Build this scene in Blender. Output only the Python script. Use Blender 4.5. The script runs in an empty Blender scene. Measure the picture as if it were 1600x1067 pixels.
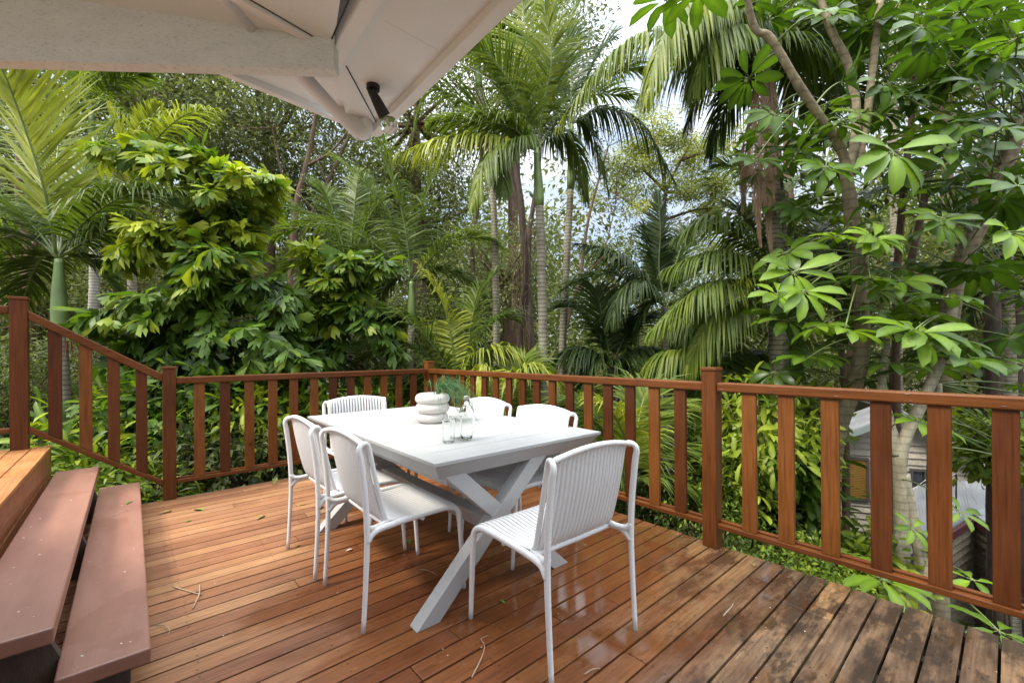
import bpy, math, random
import numpy as np
from mathutils import Vector
R = math.radians
rnd = random.Random(7); rng = np.random.default_rng(7)
sc = bpy.context.scene
col = sc.collection

# ------------------------------------------------------------------ camera
CAM = np.array([-2.79264, -4.76562, 1.24164]); YAW = 0.852689; ROLL = -0.00637327; F = 680.98; CY = 549.96
FW = np.array([math.cos(YAW), math.sin(YAW), 0.0]); RT0 = np.array([math.sin(YAW), -math.cos(YAW), 0.0]); UP0 = np.array([0, 0, 1.0])
RT = RT0*math.cos(ROLL)+UP0*math.sin(ROLL); UP = -RT0*math.sin(ROLL)+UP0*math.cos(ROLL)
cd = bpy.data.cameras.new('camera'); cam = bpy.data.objects.new('camera', cd); col.objects.link(cam); sc.camera = cam
cd.sensor_width = 36; cd.lens = 36*F/1600; cd.shift_y = (CY-533.5)/1600; cd.clip_start = 0.05; cd.clip_end = 1500
from mathutils import Matrix
M = Matrix(((RT[0], UP[0], -FW[0], CAM[0]), (RT[1], UP[1], -FW[1], CAM[1]), (RT[2], UP[2], -FW[2], CAM[2]), (0, 0, 0, 1)))
cam.matrix_world = M
def at(u, v, D):      # world position seen at photo pixel (u, v), D metres in front of the lens
    return CAM + D*(FW + RT*(u-800)/F - UP*(v-CY)/F)
def atz(u, v, z):
    d = FW + RT*(u-800)/F - UP*(v-CY)/F
    return CAM + d*((z-CAM[2])/d[2])

# ------------------------------------------------------------------ light
SUN_EL, SUN_AZ = 54, 168      # azimuth of the sun, degrees from +X (counter-clockwise)
w = bpy.data.worlds.new('World'); sc.world = w; w.use_nodes = True
nt = w.node_tree; bg = nt.nodes['Background']
sky = nt.nodes.new('ShaderNodeTexSky'); sky.sky_type = 'NISHITA'; sky.sun_disc = False
sky.sun_elevation = R(SUN_EL); sky.sun_rotation = R(90-SUN_AZ); sky.air_density = 1.0; sky.dust_density = 2.5; sky.ozone_density = 1.0
# broken thin cloud over the sky
tc = nt.nodes.new('ShaderNodeTexCoord'); mp = nt.nodes.new('ShaderNodeMapping'); mp.inputs['Scale'].default_value = (1.6, 1.6, 4.0)
nz = nt.nodes.new('ShaderNodeTexNoise'); nz.inputs['Scale'].default_value = 2.2; nz.inputs['Detail'].default_value = 8; nz.inputs['Roughness'].default_value = .6
cr = nt.nodes.new('ShaderNodeValToRGB'); cr.color_ramp.elements[0].position = .38; cr.color_ramp.elements[1].position = .66
cr.color_ramp.elements[0].color = (.25, .25, .25, 1)
mx = nt.nodes.new('ShaderNodeMix'); mx.data_type = 'RGBA'; 
nt.links.new(tc.outputs['Generated'], mp.inputs['Vector']); nt.links.new(mp.outputs['Vector'], nz.inputs['Vector'])
nt.links.new(nz.outputs['Fac'], cr.inputs['Fac']); nt.links.new(cr.outputs['Color'], mx.inputs['Factor'])
sep = nt.nodes.new('ShaderNodeSeparateXYZ'); nt.links.new(tc.outputs['Generated'], sep.inputs[0])
mrz = nt.nodes.new('ShaderNodeMapRange'); mrz.inputs['From Min'].default_value = 0; mrz.inputs['From Max'].default_value = 1; mrz.inputs['To Min'].default_value = 1.9; mrz.inputs['To Max'].default_value = 38.0
pw = nt.nodes.new('ShaderNodeMath'); pw.operation = 'POWER'; pw.inputs[1].default_value = 2.6; nt.links.new(sep.outputs[2], pw.inputs[0]); nt.links.new(pw.outputs[0], mrz.inputs['Value'])
vm = nt.nodes.new('ShaderNodeVectorMath'); vm.operation = 'SCALE'; vm.inputs[0].default_value = (.96, 1.0, 1.04); nt.links.new(mrz.outputs[0], vm.inputs['Scale']); nt.links.new(vm.outputs[0], mx.inputs['B'])
nt.links.new(sky.outputs['Color'], mx.inputs['A']); nt.links.new(mx.outputs['Result'], bg.inputs['Color'])
bg.inputs['Strength'].default_value = 0.15
sd = bpy.data.lights.new('sun', 'SUN'); sd.energy = 2.2; sd.angle = R(11); sd.color = (1.0, .92, .79)
so = bpy.data.objects.new('sun', sd); col.objects.link(so)
dv = Vector((math.cos(R(SUN_EL))*math.cos(R(SUN_AZ)), math.cos(R(SUN_EL))*math.sin(R(SUN_AZ)), math.sin(R(SUN_EL))))
so.rotation_euler = dv.to_track_quat('Z', 'Y').to_euler()
sc.view_settings.view_transform = 'Standard'; sc.view_settings.look = 'None'
sc.view_settings.exposure = 1.05; sc.view_settings.gamma = 1
sc.render.engine = 'CYCLES'
sc.cycles.max_bounces = 20; sc.cycles.diffuse_bounces = 8; sc.cycles.glossy_bounces = 4; sc.cycles.transparent_max_bounces = 12; sc.cycles.transmission_bounces = 20

# ------------------------------------------------------------------ materials
def mat(name):
    m = bpy.data.materials.new(name); m.use_nodes = True
    return m, m.node_tree, m.node_tree.nodes['Principled BSDF']
def N(t, typ, **kw):
    n = t.nodes.new(typ)
    for k, v in kw.items():
        if k in n.inputs.keys(): n.inputs[k].default_value = v
        else: setattr(n, k, v)
    return n
def ramp(t, stops):
    r = t.nodes.new('ShaderNodeValToRGB'); e = r.color_ramp.elements
    while len(e) < len(stops): e.new(.5)
    for el, (p, c) in zip(e, stops): el.position = p; el.color = (*c, 1)
    return r
def noise(t, scale, detail=4, rough=.55, vec=None, mscale=None, coord='Object'):
    n = N(t, 'ShaderNodeTexNoise'); n.inputs['Scale'].default_value = scale; n.inputs['Detail'].default_value = detail; n.inputs['Roughness'].default_value = rough
    c = t.nodes.new('ShaderNodeTexCoord'); src = c.outputs[coord]
    if mscale:
        m_ = t.nodes.new('ShaderNodeMapping'); m_.inputs['Scale'].default_value = mscale
        t.links.new(src, m_.inputs['Vector']); src = m_.outputs['Vector']
    t.links.new(src, n.inputs['Vector'])
    return n
def mixc(t, fac, a, b, mode='MIX'):
    m_ = t.nodes.new('ShaderNodeMix'); m_.data_type = 'RGBA'; m_.blend_type = mode
    for key, v in (('Factor', fac), ('A', a), ('B', b)):
        if isinstance(v, (int, float)): m_.inputs[key].default_value = v if key == 'Factor' else (v, v, v, 1)
        elif isinstance(v, tuple): m_.inputs[key].default_value = (*v, 1)
        else: t.links.new(v, m_.inputs[key])
    return m_.outputs['Result']
def math_(t, op, a, b=None, c=None):
    m_ = t.nodes.new('ShaderNodeMath'); m_.operation = op
    for i, v in enumerate((a, b, c)):
        if v is None: continue
        if isinstance(v, (int, float)): m_.inputs[i].default_value = v
        else: t.links.new(v, m_.inputs[i])
    return m_.outputs[0]
def bump(t, b, h, strength=.3, dist=.01):
    n = t.nodes.new('ShaderNodeBump'); n.inputs['Strength'].default_value = strength; n.inputs['Distance'].default_value = dist
    t.links.new(h, n.inputs['Height']); t.links.new(n.outputs['Normal'], b.inputs['Normal'])
def plain(name, c, rough=.5, metallic=0, var=.08, vscale=6, bmp=0, bscale=60):
    m, t, b = mat(name)
    n = noise(t, vscale, 5); r = ramp(t, [(.3, tuple(x*(1-var) for x in c)), (.7, tuple(min(1, x*(1+var)) for x in c))])
    t.links.new(n.outputs['Fac'], r.inputs['Fac']); t.links.new(r.outputs['Color'], b.inputs['Base Color'])
    b.inputs['Roughness'].default_value = rough; b.inputs['Metallic'].default_value = metallic
    if bmp:
        n2 = noise(t, bscale, 4); bump(t, b, n2.outputs['Fac'], bmp, .004)
    return m
def leafmat(name, c0, c1, c2, rough=.38, trans=.3, spec=.5):
    m, t, b = mat(name)
    a = N(t, 'ShaderNodeAttribute', attribute_name='tint')
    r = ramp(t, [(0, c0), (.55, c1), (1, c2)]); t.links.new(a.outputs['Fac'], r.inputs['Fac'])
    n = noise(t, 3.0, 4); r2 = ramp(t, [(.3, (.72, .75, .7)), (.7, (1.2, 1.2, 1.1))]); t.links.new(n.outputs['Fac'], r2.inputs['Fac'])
    cc = mixc(t, 1.0, r.outputs['Color'], r2.outputs['Color'], 'MULTIPLY')
    t.links.new(cc, b.inputs['Base Color']); b.inputs['Roughness'].default_value = rough; b.inputs['Specular IOR Level'].default_value = spec
    tr = t.nodes.new('ShaderNodeBsdfTranslucent'); tcx = mixc(t, 1.0, cc, (1.35, 1.4, .6), 'MULTIPLY'); t.links.new(tcx, tr.inputs['Color'])
    ms = t.nodes.new('ShaderNodeMixShader'); ms.inputs[0].default_value = trans
    t.links.new(b.outputs[0], ms.inputs[1]); t.links.new(tr.outputs[0], ms.inputs[2])
    t.links.new(ms.outputs[0], t.nodes['Material Output'].inputs['Surface'])
    return m
MT = {}
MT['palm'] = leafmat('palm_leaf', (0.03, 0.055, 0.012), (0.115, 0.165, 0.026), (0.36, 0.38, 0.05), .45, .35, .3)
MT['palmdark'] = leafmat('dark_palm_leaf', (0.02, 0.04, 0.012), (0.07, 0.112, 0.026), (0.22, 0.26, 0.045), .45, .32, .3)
MT['fish'] = leafmat('fishtail_leaf', (0.02, 0.05, 0.008), (0.095, 0.170, 0.018), (0.42, 0.46, 0.035), .45, .35, .3)
MT['umb'] = leafmat('umbrella_leaf', (0.02, 0.048, 0.008), (0.075, 0.14, 0.014), (0.19, 0.30, 0.025), .36, .36, .35)
MT['shrub'] = leafmat('shrub_leaf', (0.022, 0.05, 0.01), (0.095, 0.155, 0.02), (0.28, 0.34, 0.035), .45, .33, .3)
MT['far'] = leafmat('forest_leaf', (0.038, 0.055, 0.02), (0.145, 0.168, 0.062), (0.31, 0.32, 0.11), .55, .32, .2)
MT['euc'] = leafmat('gum_leaf', (0.11, 0.13, 0.03), (0.22, 0.25, 0.07), (0.42, 0.42, 0.13), .5, .35, .25)
MT['grey'] = leafmat('grey_green_leaf', (0.046, 0.066, 0.03), (0.175, 0.198, 0.098), (0.34, 0.36, 0.17), .5, .3, .25)
MT['dead'] = leafmat('dead_palm_leaf', (.16, .09, .06), (.34, .21, .14), (.50, .35, .24), .6, .15)
MT['fern'] = leafmat('fern_leaf', (.02, .07, .025), (.06, .17, .06), (.14, .28, .10), .4, .3)

def bark(name, c0, c1, ring=0, ringc=None, scale=14):
    m, t, b = mat(name)
    n = noise(t, scale, 6, .65, mscale=(1, 1, .35)); r = ramp(t, [(.3, c0), (.7, c1)]); t.links.new(n.outputs['Fac'], r.inputs['Fac'])
    c = r.outputs['Color']; h = n.outputs['Fac']
    if ring:
        wv = N(t, 'ShaderNodeTexWave'); wv.wave_type = 'BANDS'; wv.bands_direction = 'Z'; wv.inputs['Scale'].default_value = ring; wv.inputs['Distortion'].default_value = 1.2; wv.inputs['Detail'].default_value = 2
        co = t.nodes.new('ShaderNodeTexCoord'); t.links.new(co.outputs['Object'], wv.inputs['Vector'])
        rr = ramp(t, [(0, ringc or (.35, .33, .3)), (.22, (1, 1, 1))]); t.links.new(wv.outputs['Fac'], rr.inputs['Fac'])
        c = mixc(t, 1.0, c, rr.outputs['Color'], 'MULTIPLY')
    n3 = noise(t, 2.2, 4); r3 = ramp(t, [(.35, (.75, .72, .66)), (.65, (1.12, 1.14, 1.1))]); t.links.new(n3.outputs['Fac'], r3.inputs['Fac'])
    c = mixc(t, 1.0, c, r3.outputs['Color'], 'MULTIPLY')
    t.links.new(c, b.inputs['Base Color']); b.inputs['Roughness'].default_value = .85; bump(t, b, h, .5, .02)
    return m
MT['palmtrunk'] = bark('palm_bark', (.19, .165, .12), (.36, .33, .26), 5.5)
MT['paletrunk'] = bark('pale_palm_bark', (.33, .32, .28), (.52, .50, .45), 5.5)
MT['umbtrunk'] = bark('umbrella_bark', (.15, .12, .075), (.32, .26, .17), 3.5, (.7, .68, .65), 18)
MT['paleumb'] = bark('pale_smooth_bark', (.24, .21, .15), (.46, .41, .30), 4.5, (.75, .73, .7), 20)
MT['brown'] = bark('brown_bark', (.075, .045, .03), (.20, .125, .085))
MT['darkbark'] = bark('dark_bark', (.035, .024, .018), (.10, .07, .05))
MT['shaft'] = plain('green_crownshaft', (.17, .24, .075), .4, var=.3, vscale=3)
MT['rachis'] = plain('green_rachis', (.12, .16, .045), .45, var=.2)
MT['seed'] = plain('red_seed_strand', (.30, .07, .03), .6, var=.3)

def wood(name, cols, axis='X', rough=.35, weather=False, gs=1.0, coat=.0):
    """stained timber; per-board 'tint' attribute, grain along an axis"""
    m, t, b = mat(name)
    a = N(t, 'ShaderNodeAttribute', attribute_name='tint')
    r = ramp(t, [(i/(len(cols)-1), c) for i, c in enumerate(cols)]); t.links.new(a.outputs['Fac'], r.inputs['Fac'])
    s = {'X': (1.2, 26, 26), 'Y': (26, 1.2, 26), 'Z': (26, 26, 1.2)}[axis]
    n = N(t, 'ShaderNodeTexNoise'); n.inputs['Scale'].default_value = 3.2*gs; n.inputs['Detail'].default_value = 7; n.inputs['Roughness'].default_value = .62
    co = t.nodes.new('ShaderNodeTexCoord'); mp_ = t.nodes.new('ShaderNodeMapping'); mp_.inputs['Scale'].default_value = s
    off = N(t, 'ShaderNodeCombineXYZ'); k = math_(t, 'MULTIPLY', a.outputs['Fac'], 37.0)
    t.links.new(k, off.inputs[0]); t.links.new(k, off.inputs[2]); t.links.new(off.outputs[0], mp_.inputs['Location'])
    t.links.new(co.outputs['Object'], mp_.inputs['Vector']); t.links.new(mp_.outputs['Vector'], n.inputs['Vector'])
    g = ramp(t, [(.28, (.55, .5, .48)), (.5, (.95, .93, .92)), (.74, (1.25, 1.25, 1.22))]); t.links.new(n.outputs['Fac'], g.inputs['Fac'])
    c = mixc(t, 1.0, r.outputs['Color'], g.outputs['Color'], 'MULTIPLY')
    n2 = noise(t, 1.7, 5, .6); g2 = ramp(t, [(.3, (.72, .70, .70)), (.7, (1.15, 1.15, 1.12))]); t.links.new(n2.outputs['Fac'], g2.inputs['Fac'])
    c = mixc(t, 1.0, c, g2.outputs['Color'], 'MULTIPLY')
    rg = rough
    if weather:
        geo = t.nodes.new('ShaderNodeNewGeometry'); sp = t.nodes.new('ShaderNodeSeparateXYZ'); t.links.new(geo.outputs['Position'], sp.inputs[0])
        # grey, mouldy boards towards the exposed front right end of the deck
        f = math_(t, 'MULTIPLY', math_(t, 'ADD', math_(t, 'MULTIPLY', sp.outputs[1], -1.0), math_(t, 'MULTIPLY', sp.outputs[0], .50)), 1.0)
        nb = noise(t, 2.6, 6, .65, mscale=(1, 1.6, 1)); nbf = math_(t, 'MULTIPLY', math_(t, 'SUBTRACT', nb.outputs['Fac'], .5), 1.2)
        f = math_(t, 'ADD', f, nbf)
        mr = N(t, 'ShaderNodeMapRange'); mr.inputs['From Min'].default_value = 3.05; mr.inputs['From Max'].default_value = 3.55; t.links.new(f, mr.inputs['Value'])
        wr = ramp(t, [(.0, (.078, .048, .030)), (.4, (.165, .102, .060)), (.7, (.25, .155, .085)), (1, (.34, .20, .090))]); 
        wn = noise(t, 5.5, 8, .68, mscale=(.5, 2.2, 1)); wf = math_(t, 'ADD', wn.outputs['Fac'], math_(t, 'MULTIPLY', math_(t, 'SUBTRACT', a.outputs['Fac'], .5), .35)); 
        wm = N(t, 'ShaderNodeMapRange'); wm.inputs['From Min'].default_value = .28; wm.inputs['From Max'].default_value = .72; t.links.new(wf, wm.inputs['Value'])
        t.links.new(wm.outputs[0], wr.inputs['Fac'])
        wc = mixc(t, 1.0, wr.outputs['Color'], g.outputs['Color'], 'MULTIPLY')
        # black mould blotches
        mn = noise(t, 3.1, 9, .74, mscale=(.9, 1.9, 1)); mm = ramp(t, [(.47, (0, 0, 0)), (.56, (1, 1, 1))]); t.links.new(mn.outputs['Fac'], mm.inputs['Fac'])
        mf = math_(t, 'MULTIPLY', mm.outputs['Color'], .85)
        wc = mixc(t, mf, wc, (.034, .023, .016))
        c = mixc(t, mr.outputs[0], c, wc)
        # pale dry worn patch at the back left, darker where damp
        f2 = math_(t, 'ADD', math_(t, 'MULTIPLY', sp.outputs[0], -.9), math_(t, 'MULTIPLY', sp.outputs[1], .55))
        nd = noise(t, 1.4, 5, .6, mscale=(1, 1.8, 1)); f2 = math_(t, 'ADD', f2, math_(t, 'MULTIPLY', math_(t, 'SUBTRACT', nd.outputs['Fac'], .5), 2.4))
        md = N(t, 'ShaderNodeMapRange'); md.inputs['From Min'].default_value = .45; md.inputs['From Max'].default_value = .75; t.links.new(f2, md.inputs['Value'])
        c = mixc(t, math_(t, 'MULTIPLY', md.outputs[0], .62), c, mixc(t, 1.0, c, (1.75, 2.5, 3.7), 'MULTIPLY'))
        # light scuffs and dried spots
        sn = noise(t, 30, 4, .7, mscale=(.6, 1.5, 1)); sr = ramp(t, [(.62, (0, 0, 0)), (.74, (1, 1, 1))]); t.links.new(sn.outputs['Fac'], sr.inputs['Fac'])
        c = mixc(t, math_(t, 'MULTIPLY', sr.outputs['Color'], .28), c, (.42, .33, .25))
        # standing water near the right-hand post and damp boards in front
        pn = noise(t, 1.9, 4, .55, mscale=(.8, 1.7, 1))
        dx = math_(t, 'SUBTRACT', sp.outputs[0], -.55); dy = math_(t, 'SUBTRACT', sp.outputs[1], -3.45)
        dd = math_(t, 'SQRT', math_(t, 'ADD', math_(t, 'MULTIPLY', math_(t, 'MULTIPLY', dx, dx), .55), math_(t, 'MULTIPLY', dy, dy)))
        pf = math_(t, 'SUBTRACT', math_(t, 'MULTIPLY', math_(t, 'SUBTRACT', pn.outputs['Fac'], .34), 3.6), math_(t, 'MULTIPLY', dd, 1.05))
        pm = N(t, 'ShaderNodeMapRange'); pm.inputs['From Min'].default_value = -.28; pm.inputs['From Max'].default_value = -.02; t.links.new(pf, pm.inputs['Value'])
        c = mixc(t, math_(t, 'MULTIPLY', pm.outputs[0], .35), c, (.10, .035, .012))
        damp = math_(t, 'SUBTRACT', 1.0, md.outputs[0])
        rn = noise(t, 4, 5, .6, mscale=(.7, 2, 1)); rr = N(t, 'ShaderNodeMapRange'); rr.inputs['To Min'].default_value = .20; rr.inputs['To Max'].default_value = .52
        rr.inputs['From Min'].default_value = .3; rr.inputs['From Max'].default_value = .7; t.links.new(rn.outputs['Fac'], rr.inputs['Value'])
        rv = math_(t, 'ADD', math_(t, 'MULTIPLY', md.outputs[0], .2), rr.outputs[0])
        rv = math_(t, 'MULTIPLY', rv, math_(t, 'SUBTRACT', 1.0, math_(t, 'MULTIPLY', pm.outputs[0], .93)))
        t.links.new(rv, b.inputs['Roughness']); t.links.new(math_(t, 'ADD', .28, math_(t, 'MULTIPLY', pm.outputs[0], .3)), b.inputs['Specular IOR Level'])
        hh = math_(t, 'MULTIPLY', n.outputs['Fac'], math_(t, 'SUBTRACT', 1.0, math_(t, 'MULTIPLY', pm.outputs[0], .9)))
        bump(t, b, hh, .35, .004)
    else:
        rn = noise(t, 5, 4); rr = N(t, 'ShaderNodeMapRange'); rr.inputs['To Min'].default_value = rough-.1; rr.inputs['To Max'].default_value = rough+.14
        rr.inputs['From Min'].default_value = .3; rr.inputs['From Max'].default_value = .7; t.links.new(rn.outputs['Fac'], rr.inputs['Value']); t.links.new(rr.outputs[0], b.inputs['Roughness'])
        bump(t, b, n.outputs['Fac'], .25, .003); b.inputs['Specular IOR Level'].default_value = .2
    t.links.new(c, b.inputs['Base Color'])
    return m
MW = [(.125, .041, .015), (.165, .056, .019), (.200, .075, .025), (.140, .045, .017), (.225, .092, .032), (.175, .061, .021)]
MT['deck'] = wood('merbau_decking', MW, 'X', weather=True)
RW = [(.070, .021, .007), (.115, .038, .010), (.17, .062, .015)]
for ax in 'XYZ': MT['rail'+ax] = wood('stained_rail_'+ax, RW, ax, .38)
MT['landing'] = wood('landing_boards', [(.34, .15, .055), (.44, .21, .08), (.38, .17, .065)], 'Y', .4)
MT['landface'] = wood('landing_face_boards', [(.25, .095, .045), (.30, .12, .055)], 'Y', .4)

def paint(name, c, rough=.45, wx=60, bstr=.12):
    m, t, b = mat(name)
    n = noise(t, 2.5, 4); r = ramp(t, [(.3, tuple(x*.95 for x in c)), (.7, tuple(min(1, x*1.04) for x in c))])
    t.links.new(n.outputs['Fac'], r.inputs['Fac']); cc = r.outputs['Color']
    n2 = noise(t, wx, 3, .6); sp = ramp(t, [(.30, (.72, .70, .66)), (.40, (1, 1, 1))]); t.links.new(n2.outputs['Fac'], sp.inputs['Fac'])
    cc = mixc(t, .5, cc, mixc(t, 1.0, cc, sp.outputs['Color'], 'MULTIPLY'))
    t.links.new(cc, b.inputs['Base Color']); b.inputs['Roughness'].default_value = rough; bump(t, b, n2.outputs['Fac'], bstr, .004)
    return m
MT['white'] = paint('white_powdercoat', (.36, .36, .355), .38, 35, .04)
MT['plastic'] = paint('white_resin', (.70, .70, .695), .45, 120, .05)
MT['soffit'] = paint('soffit_paint', (.80, .85, .87), .6, 200, .02)
MT['fascia'] = paint('fascia_paint', (.85, .87, .88), .5, 200, .02)
MT['beam'] = None
m, t, b = mat('rough_beam_paint')
n = noise(t, 9, 8, .7, mscale=(1, 1, 3)); r = ramp(t, [(.3, (.72, .76, .76)), (.7, (.84, .87, .87))]); t.links.new(n.outputs['Fac'], r.inputs['Fac'])
n2 = noise(t, 60, 6, .7, mscale=(1, 1, 3.5)); s2 = ramp(t, [(.32, (.70, .68, .65)), (.46, (1, 1, 1))]); t.links.new(n2.outputs['Fac'], s2.inputs['Fac'])
t.links.new(mixc(t, 1.0, r.outputs['Color'], s2.outputs['Color'], 'MULTIPLY'), b.inputs['Base Color']); b.inputs['Roughness'].default_value = .6; bump(t, b, n2.outputs['Fac'], .8, .006)
MT['beam'] = m
# painted tread: dusty red brown with wood grain, specks, and a damp stain
m, t, b = mat('tread_paint')
n = noise(t, 3, 5, .6, mscale=(3, .8, 3)); r = ramp(t, [(.3, (.205, .098, .070)), (.7, (.275, .138, .100))]); t.links.new(n.outputs['Fac'], r.inputs['Fac'])
n2 = noise(t, 38, 3, .6); s2 = ramp(t, [(.70, (0, 0, 0)), (.75, (1, 1, 1))]); t.links.new(n2.outputs['Fac'], s2.inputs['Fac'])
cc = mixc(t, math_(t, 'MULTIPLY', s2.outputs['Color'], .6), r.outputs['Color'], (.5, .45, .42))
n3 = noise(t, 3.2, 4, .5); s3 = ramp(t, [(.62, (0, 0, 0)), (.64, (1, 1, 1))]); t.links.new(n3.outputs['Fac'], s3.inputs['Fac'])
cc = mixc(t, math_(t, 'MULTIPLY', s3.outputs['Color'], .35), cc, (.16, .065, .035))
t.links.new(cc, b.inputs['Base Color']); b.inputs['Roughness'].default_value = .42
n4 = noise(t, 14, 6, .6, mscale=(8, .5, 8)); bump(t, b, n4.outputs['Fac'], .3, .003); MT['tread'] = m
MT['black'] = plain('black_fitting', (.012, .012, .012), .5)
MT['steel'] = plain('dark_steel', (.05, .045, .04), .45, .8)
MT['vase'] = paint('matte_stone_glaze', (.56, .535, .49), .6, 90, .1)
MT['soil'] = plain('potting_soil', (.03, .02, .015), .95, bmp=.5)
MT['twig'] = plain('dry_twig', (.36, .27, .18), .8)
MT['dryleaf'] = plain('fallen_leaf', (.24, .17, .05), .6, var=.5, vscale=30)
MT['greenleaf'] = plain('fallen_green_leaf', (.10, .20, .03), .5, var=.4, vscale=30)
MT['petal'] = plain('pale_debris', (.62, .56, .46), .7)
def glass(name, c=(1, 1, 1), ior=1.45, rough=0):
    m, t, b = mat(name); b.inputs['Base Color'].default_value = (*c, 1); b.inputs['Transmission Weight'].default_value = 1
    b.inputs['IOR'].default_value = ior; b.inputs['Roughness'].default_value = rough; return m
MT['glass'] = glass('clear_glass', (.97, .99, .98)); MT['water'] = glass('water', (.95, .98, .97), 1.33)
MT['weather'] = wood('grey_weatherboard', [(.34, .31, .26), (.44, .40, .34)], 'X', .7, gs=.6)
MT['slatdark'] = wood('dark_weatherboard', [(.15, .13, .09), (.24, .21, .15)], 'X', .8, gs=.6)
MT['blind'] = plain('amber_blind', (.42, .24, .055), .6)
MT['frame'] = plain('dark_window_frame', (.05, .045, .04), .5)
MT['pane'] = plain('dark_pane', (.03, .035, .04), .12)
MT['maroon'] = plain('maroon_gutter', (.10, .028, .030), .5, var=.25, bmp=.3)
MT['seal'] = plain('cap_metal', (.55, .55, .54), .35, .9)
m, t, b = mat('corrugated_metal')
wv = N(t, 'ShaderNodeTexNoise'); wv.inputs['Scale'].default_value = 4; wv.inputs['Detail'].default_value = 6
r = ramp(t, [(.35, (.26, .27, .29)), (.65, (.40, .41, .43))]); t.links.new(wv.outputs['Fac'], r.inputs['Fac']); t.links.new(r.outputs['Color'], b.inputs['Base Color'])
b.inputs['Roughness'].default_value = .45; b.inputs['Metallic'].default_value = .2; MT['metalroof'] = m
MT['greentrim'] = plain('grey_green_trim', (.20, .24, .22), .5)
m, t, b = mat('forest_floor')
n = noise(t, 1.5, 9, .7); r = ramp(t, [(.3, (.030, .022, .014)), (.5, (.055, .042, .022)), (.7, (.045, .07, .02))]); t.links.new(n.outputs['Fac'], r.inputs['Fac'])
t.links.new(r.outputs['Color'], b.inputs['Base Color']); b.inputs['Roughness'].default_value = .95; bump(t, b, n.outputs['Fac'], 1, .1); MT['ground'] = m

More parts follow.
